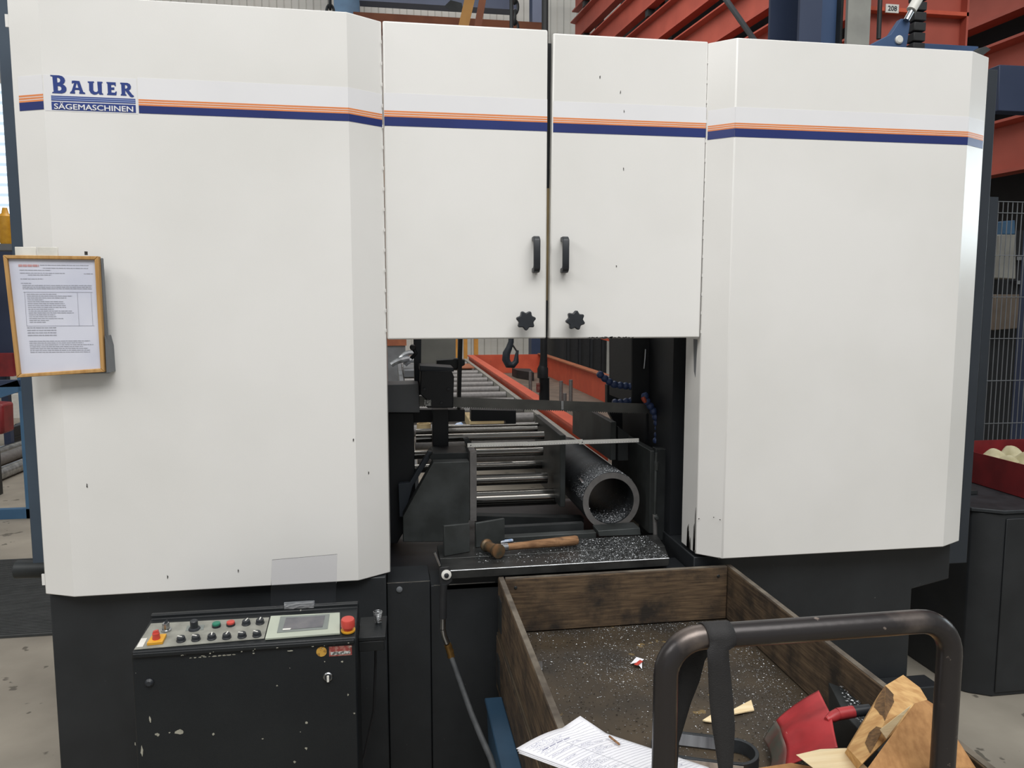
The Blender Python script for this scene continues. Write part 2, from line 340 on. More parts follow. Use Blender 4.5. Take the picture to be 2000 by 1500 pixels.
def lerp2(a, b, x): t = (x - a[0]) / (b[0] - a[0]); return (x, a[1] + (b[1] - a[1]) * t)
stripes([lerp2(PL[0], PL[1], -1.021), lerp2(PL[0], PL[1], -0.9452)], 2.188, 2.210, 2.229, 2.281, cl)
stripes([(-0.697, 2.3821), (-0.115, 2.387), lerp2(PL[2], PL[3], -0.018)], 2.187, 2.208, 2.225, 2.284, cl)
stripes([lerp2(PR[0], PR[1], 1.026), PR[1], PR[2], lerp2(PR[2], PR[3], 2.018)], 2.180, 2.206, 2.223, 2.272, cr)
# ---- maker's logo: hand-drawn letter outlines (units: cap height 1)
GL = {
 'B': ([(-.06, 1.42), (-.04, 1.33), (.1, 1.3), (.13, .1), (.02, .06), (.02, -.02), (.72, -.02), (.95, .06), (1.08, .24), (1.08, .46), (.98, .62), (.82, .72), (.96, .84), (1.02, 1.02), (.97, 1.22), (.82, 1.36), (.6, 1.42)],
       [[(.44, .84), (.58, .86), (.66, .98), (.64, 1.14), (.54, 1.22), (.43, 1.22)], [(.45, .2), (.6, .2), (.71, .3), (.71, .46), (.6, .56), (.45, .57)]]),
 'A': ([(-.04, .0), (.0, .12), (.1, .2), (.32, .82), (.26, .84), (.22, .78), (.14, .8), (.16, 1.0), (.34, 1.02), (.72, 1.0), (.96, .16), (1.1, .1), (1.1, 0), (.66, 0), (.66, .1), (.7, .18), (.66, .3), (.36, .3), (.32, .18), (.36, .1), (.34, 0)],
       [[(.4, .46), (.62, .46), (.53, .8), (.5, .8)]]),
 'U': ([(0, 1.0), (0, .92), (.1, .86), (.08, .3), (.2, .08), (.42, -.02), (.62, .0), (.8, .12), (.86, .0), (1.16, 0), (1.14, .1), (1.06, .14), (1.08, .9), (1.16, .94), (1.14, 1.02), (.74, 1.02), (.76, .3), (.66, .2), (.5, .2), (.4, .32), (.42, .9), (.5, .94), (.48, 1.02)], []),
 'E': ([(.0, 1.02), (.0, .93), (.08, .88), (.08, .14), (.0, .08), (.0, 0), (.82, 0), (.88, .3), (.78, .3), (.7, .2), (.4, .2), (.4, .42), (.66, .42), (.68, .62), (.4, .6), (.4, .8), (.66, .82), (.74, .72), (.82, .72), (.82, 1.02)], []),
 'R': ([(.0, 1.02), (.0, .93), (.08, .88), (.08, .14), (.0, .08), (.0, 0), (.5, 0), (.5, .08), (.4, .14), (.4, .42), (.78, -.06), (.96, -.12), (1.14, -.06), (1.12, .02), (1.0, .1), (.72, .44), (.88, .56), (.92, .76), (.82, .94), (.62, 1.02)],
       [[(.4, .56), (.5, .56), (.6, .64), (.6, .76), (.52, .84), (.4, .84)]]),
}
def glyph(ch, x, z, h, wd, m, parent):
    outer, holes = GL[ch]; loops = [outer] + holes
    lp = [[Vector((p[0], p[1], 0)) for p in l] for l in loops]; flat = [p for l in lp for p in l]
    tris = tessellate_polygon(lp)
    def yy(X): return 2.38 + (X + 0.945) * (0.007 / 0.83) - 0.0014
    P = [Vector((x + p.x * wd, yy(x + p.x * wd), z + p.y * h)) for p in flat]
    mb = MB(); mb.add(P, [tuple(t) for t in tris]); n = len(P); mb.add([p + Vector((0, 0.001, 0)) for p in P], [tuple(reversed(t)) for t in tris])
    mb.build('letter', m, parent, smooth=0, fix=False)
lz = 2.2335
for ch, x, wd in (('B', -0.922, .0351), ('A', -0.8745, .0350), ('U', -0.828, .0337), ('E', -0.779, .0296), ('R', -0.743, .0307)):
    glyph(ch, x, lz if ch != 'B' else lz - .0005, .0345 if ch != 'B' else .0338, wd, 'logo_blue', cl)
def flatbox(x0, x1, z0, z1, m, name, off=0.0012):
    strip([lerp2(PL[1], PL[2], x0), lerp2(PL[1], PL[2], x1)], z0, z1, m, cl, name, off)
flatbox(-0.942, -0.700, 2.1845, 2.281, 'decal_white', 'decal_film', 0.0006)
flatbox(-0.925, -0.705, 2.1875, 2.2095, 'logo_blue', 'logo_bar')
for k in range(3): flatbox(-0.925, -0.705, 2.2125 + k * .0052, 2.2155 + k * .0052, 'logo_blue', 'logo_bar')
for k in range(2): flatbox(-0.925, -0.705, 2.2155 + k * .0052, 2.2177 + k * .0052, 'pale_blue', 'logo_bar')
plain_text('SÄGEMASCHINEN', 0.0178, 0.206, (-0.918, 2.38 - 0.0010, 2.1898), (1, .0084, 0), (0, 0, 1), 'decal_white', cl, depth=0.0010, heavy=.0005)
# ---- the two doors
def door(x0, x1, x0b, x1b, z0, z1, hx, kx, label):
    P = [(x0b, 2.442, z0), (x1b, 2.442, z0), (x1, 2.442, z1), (x0, 2.442, z1)]
    d = MB().prism(P, (0, 0.036, 0)).build('door', 'white', saw, bev=0.005); d['label'] = label
    h = MB()
    z_a, z_b = 1.748, 1.862
    prof = [(0, z_b), (-.026, z_b), (-.036, z_b - .006), (-.040, z_b - .014), (-.040, z_a + .014), (-.036, z_a + .006), (-.026, z_a), (0, z_a), (0, z_a + .015), (-.022, z_a + .017), (-.028, z_a + .024), (-.028, z_b - .024), (-.022, z_b - .017), (0, z_b - .015)]
    h.prism([(hx - .0105, 2.4415 + y, z) for y, z in prof], (.021, 0, 0)).build('handle', 'plastic', d, bev=.003)
    kb = star((kx, 2.398, 1.597), .0315, .0235, 7, 1, ph=R(-90) if hx < .5 else R(-70), d=.018)
    kb.lathe([(.012, 0), (.012, .028)], (kx, 2.415, 1.597), (0, 1, 0)).build('star_knob', 'plastic', d, bev=.0025)
    return d
d1 = door(-0.012, 0.4955, -0.0135, 0.4945, 1.538, 2.4975, 0.4565, 0.4215, 'left door, its handle near the right edge')
d2 = door(0.5125, 1.022, 0.5045, 1.0185, 1.537, 2.489, 0.5495, 0.582, 'right door with chipped lower edge')
for z0, z1, m_ in ((1.545, 1.66, 'deep'), (1.661, 2.02, 'card'), (2.021, 2.47, 'deep')): MB().box(.484, .525, 2.482, 2.487, z0, z1).build('closing_strip', m_, d2)
stripes([(-0.0115, 2.442), (0.4945, 2.442)], 2.190, 2.2165, 2.2345, 2.287, d1)
stripes([(0.5135, 2.442), (1.0205, 2.442)], 2.188, 2.216, 2.233, 2.283, d2)
for (dd, hx, top) in ((d1, -0.0165, 2.44), (d2, 1.0215, 2.43)):
    for k in range(15):
        z = top - .062 * k; MB().lathe([(.0016, 0), (.0016, .010)], (hx, 2.4432, z), (0, 0, -1), 8).build('hinge_knuckle', 'white', dd)
# worn chips on the doors' and covers' edges
def blot(cx, cz, r, Y, rnd, m, parent, sx=1.0, sz=1.0, name='paint_chip'):
    n = 9; pts = []
    for k in range(n):
        a = 2 * math.pi * k / n; rr = r * rnd.uniform(.45, 1.1); pts.append(Vector((cx + math.cos(a) * rr * sx, Y, cz + math.sin(a) * rr * sz)))
    MB().prism(pts, (0, .0012, 0)).build(name, m, parent, smooth=0)
rn = random.Random(3)
for k in range(14): blot(0.64 + .011 * k + rn.uniform(-.004, .004), 1.5385, rn.uniform(.002, .006), 2.4408, rn, 'scuff', d2, 1.4)
for u, v in ((1212, 180), (1218, 330), (1204, 520), (1172, 150), (1219, 218)): p = AT(u, v, 2.441); blot(p.x, p.z, .003, 2.4408, rn, 'scuff', d2, .5, 2.0)
for u, v in ((170, 948), (327, 1127), (690, 860), (720, 925), (465, 1115)): p = AT(u, v, 2.38); blot(p.x, p.z, .0045, 2.3795 + (p.x + .945) * .0084 - .001, rn, 'scuff', cl, .4, 1.6)
for u, v, r_ in ((1402, 1012, .003), (1393, 1010, .0025), (1365, 1083, .004), (1400, 1087, .004), (1372, 1018, .0025)): p = AT(u, v, 2.40); blot(p.x, p.z, r_, 2.436 - (p.x - 1.022) * .9 - .002, rn, 'scuff', cr)
# run-down paint at the inner corner of the right cover (facing the opening)
for k in range(10):
    y = 2.45 + rn.uniform(0, .07); z = 0.80 + rn.uniform(0, .01); L = rn.uniform(.02, .11) * (1 - (y - 2.45) * 6)
    MB().prism([(1.0212, y - .006, ZR0 + .002), (1.0212, y + .006, ZR0 + .002), (1.0212, y + .003, z + L), (1.0212, y - .002, z + L + .012)], (.001, 0, 0)).build('paint_chip', 'scuff', cr, smooth=0)
MB().prism([(1.0212, 2.447, .80), (1.0212, 2.455, .80), (1.0212, 2.452, .93), (1.0212, 2.447, .955)], (.001, 0, 0)).build('paint_chip', 'scuff', cr, smooth=0)
MB().prism([(1.0212, 2.47, 1.53), (1.0212, 2.505, 1.53), (1.0212, 2.493, 1.42), (1.0212, 2.48, 1.40)], (.001, 0, 0)).build('oil_run', 'grey_paint', cr, smooth=0)
# ---- black base, rear plates
MB().box(-1.03, -0.03, 2.42, 3.0, 0.0, 0.779).build('base', 'black', saw, bev=.004)
b2 = MB().prism([(1.02, 2.45, .0), (1.86, 2.45, .0), (1.86, 2.45, .615), (2.008, 2.45, .645), (2.008, 2.45, .779), (1.02, 2.45, .779)], (0, .6, 0)).build('base', 'black', saw, bev=.004)
MB().box(1.40, 1.93, 2.36, 2.449, 0.0, .285).build('plinth', 'black', saw, bev=.004)
MB().box(-1.172, -1.041, 2.65, 2.69, .804, 2.9).build('rear_plate', 'slate', saw, bev=.003)
MB().box(2.03, 2.256, 2.66, 2.70, .62, 2.52).build('rear_plate', 'dark_blue_grey', saw, bev=.003)
MB().box(-1.12, -.02, 2.802, 3.2, .5, 2.40).build('wheel_housing', 'deep', saw)
MB().box(1.025, 2.0, 2.70, 3.2, .78, 2.42).build('wheel_housing', 'deep', saw)
st = MB().tube([(-1.272, 2.76, .752), (-1.05, 2.76, .745)], .030, 16).build('roller_stub', 'iron_dark', saw)
for z in (2.44, .83): MB().box(-1.050, -1.041, 2.425, 2.43, z - .022, z + .012).build('hinge_leaf', 'white', saw)
# ---- trough front with its rim, bed
MB().box(-.028, .112, 2.46, 2.62, 0, .742).build('trough', 'black', saw, bev=.003)
MB().box(.114, 1.018, 2.47, 2.62, 0, .722).build('trough', 'black', saw, bev=.003)
p = AT(780, 1151, 2.459)
MB().lathe([(.010, 0), (.010, .003), (.006, .005)], (p.x, 2.4595, p.z), (0, -1, 0), 12).build('drain_boss', 'grey_paint', saw)
MB().box(-.02, 1.02, 2.63, 3.6, 0, .70).build('bed', 'deep', saw)
# ---- table: two slabs with a joint
TZ = .785
tb = MB().prism([(.150, 2.425, TZ), (.925, 2.435, TZ), (.955, 2.56, TZ), (.150, 2.55, TZ)], (0, 0, -.028)).build('table_plate', 'table', saw, bev=.002)
tb2 = MB().prism([(.150, 2.552, TZ), (.957, 2.562, TZ), (.975, 2.70, TZ), (.150, 2.70, TZ)], (0, 0, -.028)).build('table_plate', 'table', saw, bev=.002)
MB().prism([(.150, 2.4245, TZ - .0015), (.925, 2.4345, TZ - .0015), (.925, 2.4365, TZ + .0004), (.150, 2.4265, TZ + .0004)], (0, 0, .0008)).build('worn_or_glint_edge', 'steel', saw, smooth=0)  # table edge highlight laid on as a thin bright steel strip
MB().box(-.028, .112, 2.459, 2.463, .7415, .7435).build('worn_or_glint_edge', 'steel', saw, smooth=0); MB().box(.125, .33, 2.469, 2.473, .7215, .7235).build('worn_or_glint_edge', 'steel', saw, smooth=0)  # highlights along the trough rims, likewise drawn as bright steel lines
MB().box(.16, .93, 2.47, 2.70, .705, .756).build('table_support', 'deep', saw)
MB().pp([(985, 1030), (1140, 1022), (1140, 1036), (985, 1046)], 2.78, 2.81).build('bed_rail', 'iron_dark', saw)
MB().pp([(930, 1008), (1140, 1012), (1140, 1030), (930, 1030)], 2.95, 3.0).build('bed_rail', 'iron_dark', saw)
MB().pp([(1168, 1037), (1250, 1031), (1252, 1045), (1170, 1048)], 2.70, 2.78).build('support_bar', 'iron', saw, bev=.002)
MB().pp([(985, 1050), (1165, 1040), (1165, 1062), (985, 1062)], 2.72, 2.76).build('bed_rail', 'iron', saw, bev=.002)
# ---- vise: left jaw
jw = MB().pp([(846, 903), (917, 901), (918, 1012), (900, 1058), (787, 1059), (787, 1008)], 2.80, 2.86).build('vise_jaw', 'iron', saw, bev=.003)
MB().pp([(838, 893), (846, 885), (917, 884), (917, 900), (846, 902)], 2.861, 3.0).build('jaw_back', 'iron_dark', jw, bev=.002)
MB().pp([(918, 883), (931, 882), (931, 1018), (918, 1018)], 2.80, 3.02).build('jaw_plate', 'cut_steel', jw, bev=.001)
MB().pp([(836, 882), (848, 882), (806, 950), (790, 1010), (780, 1010), (778, 945), (800, 943)], 2.90, 2.93).build('jaw_rib', 'dark_blue_grey', jw, bev=.002)
MB().pp([(905, 858), (915, 855), (931, 880), (918, 884)], 2.90, 2.93).build('jaw_lug', 'iron_dark', jw, bev=.002)
# ---- guide rods
for (vc, u0, u1, Y, r) in ((843, 812, 1049, 3.28, .0135), (856, 812, 1062, 3.12, .017), (888, 790, 1060, 3.18, .018), (914, 800, 1060, 3.34, .019), (937, 925, 1068, 3.14, .024), (974, 925, 1085, 3.08, .034), (833, 872, 1052, 3.40, .008)):
    a = AT(u0, vc, Y); b = AT(u1, vc - .02 * (u1 - u0), Y); zc = (a.z + b.z) / 2
    MB().tube([(a.x, Y, zc), (b.x, Y, zc)], r, 24).build('guide_rod', 'chrome', saw)
# ---- left side of the opening
MB().pp([(757, 806), (808, 806), (812, 1000), (775, 1062), (757, 1062)], 2.95, 3.1).build('side_casting', 'deep', saw, bev=.003)
MB().pp([(755, 752), (818, 750), (820, 806), (755, 806)], 2.90, 3.05).build('arm_box', 'grey_paint', saw, bev=.003)
gb = MB().pp([(822, 724), (882, 724), (887, 736), (885, 797), (834, 797), (832, 780), (820, 770)], 2.86, 2.98).build('blade_guide', 'deep', saw, bev=.004)
MB().pp([(820, 714), (886, 718), (887, 726), (820, 726)], 2.87, 3.0).build('guide_cap', 'dark_blue_grey', gb, bev=.003)
MB().pp([(829, 781), (842, 781), (842, 793), (829, 793)], 2.857, 2.859).build('type_label', 'sticker', gb)
for u, v in ((829, 760), (876, 760), (862, 787)): q = AT(u, v, 2.86); MB().lathe([(.006, 0), (.006, .005), (.003, .006)], q, (0, -1, 0), 10).build('screw', 'plastic', gb)
MB().pp([(808, 655), (823, 655), (822, 772), (810, 772)], 3.02, 3.08).build('guide_post', 'dark_blue_grey', saw, bev=.003)
q = AT(806, 678, 3.0); MB().lathe([(.009, 0), (.012, .01), (.012, .025), (.009, .03)], q, (0, -1, 0), 14).build('clamp_knob', 'plastic', saw)
MB().tube([q + Vector((0, .02, 0)), AT(812, 690, 3.02), AT(803, 700, 3.02)], .008, 10).build('clamp_lever', 'plastic', saw)
MB().pp([(853, 704), (884, 702), (888, 700), (908, 703), (908, 713), (890, 722), (853, 720)], 3.12, 3.18).build('guide_bracket', 'iron_dark', saw, bev=.003)
MB().pp([(896, 655), (904, 655), (900, 798), (893, 798)], 3.10, 3.14).build('feed_column', 'deep', saw)
MB().pp([(823, 655), (890, 655), (890, 718), (823, 722)], 3.45, 3.5).build('rear_guard', 'panel_grey', saw)
MB().pp([(845, 800), (876, 800), (876, 903), (845, 903)], 3.02, 3.08).build('vise_post', 'deep', saw, bev=.002)
MB().pp([(800, 800), (908, 800), (908, 823), (800, 826)], 3.09, 3.14).build('vise_crossbar', 'deep', saw, bev=.002)
MB().pp([(920, 800), (1008, 802), (1008, 836), (988, 836), (988, 822), (920, 823)], 3.40, 3.46).build('rear_bridge', 'deep', saw, bev=.002)
# ---- the saw band with teeth
a0 = Vector((-.012, 2.92, 1.307)); a1 = Vector((1.08, 2.92, 1.249)); dn = Vector((.05, 0, -1)).normalized(); L = (a1 - a0).length; ax = (a1 - a0).normalized()
top = [a0, a1]; bot = []
n = 130; wd = .037
for k in range(n):
    s0 = L * (1 - k / n); bot += [a0 + ax * s0 + dn * wd, a0 + ax * (s0 - L / n * .75) + dn * (wd + .0055)]
bot.append(a0 + dn * wd)
MB().prism(top + bot, (0, .0014, 0)).build('saw_band', 'blade', saw, smooth=0)
q = AT(1096, 783, 2.918); MB().prism([q, q + Vector((.009, 0, 0)), q + Vector((.0095, 0, -.034)), q + Vector((.0005, 0, -.034))], (0, -.001, 0)).build('band_weld', 'steel', saw, smooth=0)
# ---- rear jaws gripping the tube
qa = AT(1105, 850, 2.95); qb = AT(1105, 990, 2.95)
MB().prism([(qa.x - .022, 2.95, qb.z), (qa.x - .022, 2.95, qa.z), (qa.x - .022, 3.5, qa.z + .005), (qa.x - .022, 3.5, qb.z)], (.022, 0, 0)).build('rear_jaw', 'iron', saw, bev=.002)
MB().prism([(.866, 2.96, 1.02), (.866, 2.96, 1.176), (.866, 3.62, 1.176), (.866, 3.62, 1.02)], (.024, 0, 0)).build('fixed_jaw', 'iron', saw, bev=.002)
MB().prism([(.892, 2.94, 1.02), (.935, 2.94, 1.02), (.935, 2.94, 1.13), (.892, 2.94, 1.16)], (0, .7, 0)).build('fixed_jaw', 'iron_dark', saw, bev=.002)
MB().box(.972, 1.0, 2.78, 3.3, .765, 1.09).build('fixed_jaw', 'iron', saw, bev=.002)
MB().pp([(1281, 876), (1334, 878), (1334, 1058), (1281, 1055)], 2.76, 2.80).build('guard_plate', 'iron_dark', saw, bev=.002)
# ---- black head on the right of the opening
hd = MB().pp([(1234, 655), (1345, 655), (1345, 880), (1262, 872), (1262, 790), (1234, 790)], 2.97, 3.3).build('saw_head', 'deep', saw, bev=.004)
MB().pp([(1276, 700), (1306, 700), (1306, 736), (1276, 738)], 2.955, 2.97).build('cover_plate', 'iron_dark', hd, bev=.002)
MB().pp([(1301, 792), (1310, 792), (1310, 806), (1300, 805)], 2.966, 2.969).build('type_label', 'sticker', hd)
MB().tube([AT(1261, 682, 2.94), AT(1260, 700, 2.94), AT(1258, 720, 2.94)], .003, 8).build('grease_line', 'steel', hd)
MB().pp([(1192, 737), (1250, 739), (1250, 752), (1195, 752)], 3.4, 3.5).build('rear_rail', 'grey_paint', saw, bev=.002)
MB().pp([(1186, 752), (1262, 752), (1262, 860), (1220, 860), (1205, 835), (1186, 800)], 3.66, 3.7).build('rear_guard', 'deep', saw)
# ---- segmented coolant hoses, steel drop pipe
def hose(px, Y, r=.0145):
    pts = [AT(u, v, y) for (u, v), y in zip(px, Y if isinstance(Y, list) else [Y] * len(px))]
    out = []; 
    for i in range(len(pts) - 1):
        d = (pts[i + 1] - pts[i]).length; k = max(1, int(d / .0045))
        for j in range(k): out.append(pts[i].lerp(pts[i + 1], j / k))
    rr = [r * (.72 + .34 * abs(math.sin(i * math.pi / 5))) for i in range(len(out))]
    return MB().tube(out, rr, 10)
h1 = hose([(1258, 768), (1264, 785), (1275, 800), (1282, 818), (1286, 838), (1284, 855), (1280, 868)], 2.88).build('coolant_hose', 'hose_blue', saw)
MB().lathe([(.006, 0), (.006, .012), (.004, .014)], AT(1282, 880, 2.88), (0, 0, 1), 10).build('nozzle', 'orange_tip', h1)
h2 = hose([(1168, 728), (1182, 740), (1196, 750), (1206, 752), (1225, 754), (1248, 756), (1258, 768)], 2.99).build('coolant_hose', 'hose_blue', saw)
h3 = hose([(1196, 786), (1215, 786), (1235, 782), (1250, 777), (1257, 770)], 2.99).build('coolant_hose', 'hose_blue', saw)
MB().lathe([(.008, -.012), (.009, 0), (.006, .012)], AT(1258, 781, 2.87), (.4, -.2, -.8), 10).build('hose_clip', 'orange_tip', h1)
pipe = [AT(1282, 884, 2.72), AT(1281, 905, 2.72), AT(1280, 960, 2.72), AT(1279, 1000, 2.72), AT(1280, 1050, 2.72)]
dp = MB().tube(pipe, .0055, 12).build('drop_pipe', 'iron', saw)
MB().tube([AT(1282, 902, 2.72), AT(1282, 918, 2.72)], .009, 12).build('valve', 'iron', dp)
MB().tube([AT(1279, 1005, 2.72), AT(1280, 1058, 2.72)], .0085, 12).build('pipe_sleeve', 'cut_steel', dp)
MB().lathe([(.006, 0), (.009, .006), (.006, .014)], AT(1281, 1010, 2.71), (0, -1, 0), 10).build('valve', 'iron', dp)

# ================================================================== ON THE TABLE
tub = thing('steel_tube', 'thick-walled dark steel tube clamped in the saw, freshly cut end facing out', 'tube', (.842, 2.85, .786))
_t = AT(1194, 979, 2.80); tcx, tcz, ro, ri = _t.x, _t.z, .1125, .0900
MB().lathe([(ri, 0), (ro, 0), (ro + .0005, .002), (ro, .8), (ri, .8), (ri, 0)], (tcx, 2.802, tcz), (0, 1, 0), 64, caps=False).build('tube_wall', 'mill', tub, smooth=50)
MB().lathe([(ri, 0), (ro, 0), (ro, .0015), (ri, .0015), (ri, 0)], (tcx, 2.80, tcz), (0, 1, 0), 64, caps=False).build('cut_face', 'cut_steel', tub, smooth=50)
q = Vector((tcx + ro * math.cos(R(150)), 2.86, tcz + ro * math.sin(R(147))))
MB().bar(q, q + Vector((.0, .05, .004)), .012, .008).build('burr', 'steel', tub, bev=.002)

def rule_seg(u0, u1, va, vb, Y, i, root):
    a = AT(u0, va, Y); b = AT(u1, vb, Y); d = (b - a); h = .0078
    s = MB().prism([a + Vector((0, 0, -h)), b + Vector((0, 0, -h)), b + Vector((0, 0, h)), a + Vector((0, 0, h))], (0, .003, 0)).build('rule_segment', 'white_plastic', root, bev=.0008)
    tk = MB(); n = 46
    for k in range(1, n):
        t = k / n; c = a.lerp(b, t); l = .006 if k % 10 == 0 else (.0045 if k % 5 == 0 else .003)
        tk.box(c.x - .0003, c.x + .0003, Y - .0004, Y + .0002, c.z + h - l, c.z + h - .0004)
        if k % 2 == 0: tk.box(c.x - .001, c.x + .001, Y - .0004, Y + .0002, c.z - .005, c.z - .002)
    tk.build('scale_marks', 'print', s, smooth=0)
    MB().lathe([(.0022, 0), (.0022, .001), (.001, .0015)], a.lerp(b, .055) + Vector((0, -.0001, 0)), (0, -1, 0), 10).build('rivet', 'plastic', s)
rl = thing('folding_rule', 'white wooden folding rule laid across from the vise jaw to the fixed jaw', 'ruler', AT(1080, 870, 2.83))
for i, (u0, u1, va, vb) in enumerate(((913, 1030, 870, 866.5), (1022, 1138, 867.5, 862), (1131, 1248, 864, 860))): rule_seg(u0, u1, va, vb, 2.79 + (i % 2) * .0035, i, rl)

hm = thing('hammer', 'copper-headed hammer with worn wooden handle lying on the saw table', 'hammer', (.36, 2.52, .787))
hc = ATZ(962, 1071, .813); ha = (ATZ(972, 1076, .813) - ATZ(946, 1064, .813)).normalized()
hax = Vector((.42, -.9, 0)).normalized()
MB().lathe([(.016, -.045), (.022, -.044), (.023, -.036), (.018, -.03), (.018, .018), (.023, .024), (.025, .034), (.0245, .042), (.018, .044)], hc, hax, 20).build('head', 'copper', hm)
hend = ATZ(1127, 1055, .806)
hdr = (hend - hc)
MB().tube([hc + hdr * .09, hc + hdr * .17], [.0155, .0135], 14).build('collar', 'steel', hm)
MB().tube([hc + hdr * .0, hc + hdr * .17, hc + hdr * .35, hc + hdr * .6, hc + hdr * .85, hc + hdr * .98, hc + hdr], [.012, .0125, .013, .0155, .017, .0175, .0155], 14).build('handle', 'handle_wood', hm)

def plate(px, top, lab, th):
    pts = [ATZ(u, v, TZ + .001) for u, v in px]
    a, b = pts; d = (b - a).normalized(); nrm = Vector((-d.y, d.x, 0))
    return tag(MB().prism([a, b, b + Vector((0, 0, top[1])), a + Vector((0, 0, top[0]))], nrm * th).build('steel_plate', 'iron', bev=.002), lab, 'plate')
plate([(868, 1087), (918, 1078)], (.108, .102), 'left of two dark steel plates standing on edge, beside the spray gun', .012)
plate([(930, 1070), (986, 1060)], (.090, .090), 'right of two dark steel plates standing on edge, behind the hammer head', .012)
MB_ = MB().box(0, .05, 0, .012, 0, .008, Matrix.Translation(ATZ(978, 1061, TZ + .002)) @ Matrix.Rotation(R(14), 4, 'Z'))
tag(MB_.build('marker_pen', 'cloth_blue', bev=.002), 'small blue and grey marker lying behind the hammer head', 'pen')

def chips(name, n, fn, m, label, size=.004, seed=1):
    rnd = random.Random(seed); mb = MB()
    for _ in range(n):
        p = Vector(fn(rnd)); a = rnd.uniform(0, 6.28); s = size * rnd.uniform(.35, 1.1); c, si = math.cos(a) * s, math.sin(a) * s; h = rnd.uniform(.2, .9) * s
        mb.add([p + Vector((-c, -si, .0002)), p + Vector((si * .35, -c * .35, h)), p + Vector((c, si, .0006)), p + Vector((-si * .3, c * .3, h * .6))], [(0, 1, 2), (0, 2, 3)])
    o = mb.build(name, m, smooth=0, fix=False); o['kind'] = 'stuff'; return tag(o, label, 'metal chips')
def f_table(r):
    while True:
        u = r.gauss(1205, 75); v = r.uniform(1040, 1100)
        if r.random() < .22: u = r.uniform(930, 1300)
        p = ATZ(u, v, TZ + .0005)
        if .2 < p.x < .93 and 2.44 < p.y < 2.69: return p
chips('table_chips', 3600, f_table, 'chip', 'bright steel sawing chips scattered over the saw table below the tube', .0028, 2)
def f_tube(r):
    a = R(r.choice([r.uniform(40, 150), r.uniform(75, 178)])); y = 2.803 + abs(r.gauss(0, .07)); return (tcx + (ro + .001) * math.cos(a), y, tcz + (ro + .001) * math.sin(a))
chips('tube_chips', 3600, f_tube, 'chip', 'steel sawing chips clinging to the outside of the cut tube', .0026, 3)
def f_in(r):
    a = R(270 + r.gauss(14, 24)); y = 2.805 + abs(r.gauss(0, .09)); return (tcx + (ri - .002) * math.cos(a), y, tcz + (ri - .002) * math.sin(a))
chips('bore_chips', 1900, f_in, 'chip', 'steel chips lying in the bottom of the tube bore', .0026, 4)

# ================================================================== CONTROL CONSOLE
cs = thing('control_console', 'black control console with sloping operator panel, scratched paint, before the left base', 'control panel', (-.39, 2.1, 0))
CF, CB = 2.0, 2.15         # front lip and back of the sloping plate
zf, zb = .768, .785
def cz(y): return zf + (zb - zf) * (y - CF) / (CB - CF)
MB().prism([(-.668, CF, 0), (-.668, CF, .753), (-.668, CF + .004, zf), (-.668, CB + .012, zb + .001), (-.668, CB + .012, zb + .014), (-.668, CB + .03, zb + .014), (-.668, CB + .06, .60), (-.668, CB + .06, 0)], (.562, 0, 0)).build('housing', 'console', cs, bev=.004)
MB().box(-.664, -.110, CF - .006, CF - .0005, .753, .765).build('front_lip', 'console', cs, bev=.003)
def on(u, v):             # point on the sloping plate
    r = _ray(u, v); k = (zb - zf) / (CB - CF)
    t = (zf - k * CF - EYE) / (r[2] - k * r[1]); return Vector((r[0] * t, r[1] * t, EYE + r[2] * t))
pn = Vector((0, -(zb - zf), CB - CF)).normalized(); L3 = Vector((0, 0, 0))
def oplate(px, th, m, name, lift=0.0, parent=None, bev=0):
    P = [on(u, v) + pn * (lift + .0006) for u, v in px]; return MB().prism(P, pn * th).build(name, m, parent or cs, bev=bev)
oplate([(262, 1270), (516, 1248), (526, 1207), (295, 1219)], .0015, 'panel_alu', 'operator_plate')
sc = oplate([(518, 1251), (664, 1240), (664, 1200), (529, 1207)], .006, 'bezel', 'screen_unit', bev=.001)
oplate([(541, 1241), (640, 1233), (644, 1204), (548, 1209)], .0008, 'bezel_dark', 'screen_surround', .0064, sc)
oplate([(552, 1236), (630, 1230), (635, 1208), (559, 1212)], .0008, 'screen', 'display', .0074, sc)
oplate([(552, 1237), (567, 1236), (569, 1233), (553, 1234)], .0008, 'white_plastic', 'key_label', .0084, sc)
def knob(u, v, r=.0105, m='plastic', ring=None, h=.012, mark=True, name='rotary_switch', ma=0):
    q = on(u, v) + pn * .0018
    k = MB().lathe([(r * 1.12, 0), (r * 1.12, .003), (r, .004), (r, h * .75), (r * .9, h)], q, pn, 20).build(name, m, cs)
    if ring: MB().lathe([(r * 1.3, 0), (r * 1.3, .004), (r * 1.15, .005)], q, pn, 20).build('collar', ring, k)
    if mark:
        mb = MB().box(-.0015, .0015, -r * .3, r * .95, h, h + .0014, Matrix.Translation(q) @ pn.to_track_quat('Z', 'Y').to_matrix().to_4x4() @ Matrix.Rotation(ma, 4, 'Z'))
        mb.build('pointer', 'white_plastic', k)
    return k
for u, v, a in ((354, 1253, 1.2), (383, 1251, 1.2), (414, 1248.5, .1), (443, 1247, -.2), (473, 1245, 1.3), (502, 1243, 1.1), (481, 1220.5, -.3), (508, 1218.5, -.1)): knob(u, v, ma=a)
def raised(u, v, m, name, r=.0105):
    q = on(u, v) + pn * .0018; k = MB().lathe([(r * 1.1, 0), (r * 1.1, .006)], q, pn, 20).build(name, 'plastic', cs)
    MB().lathe([(r, .0062), (r, .011), (r * .85, .012)], q, pn, 20).build('button_cap', m, k); return k
raised(423, 1225, 'green_plastic', 'push_button'); raised(451, 1222.5, 'red_plastic', 'push_button')
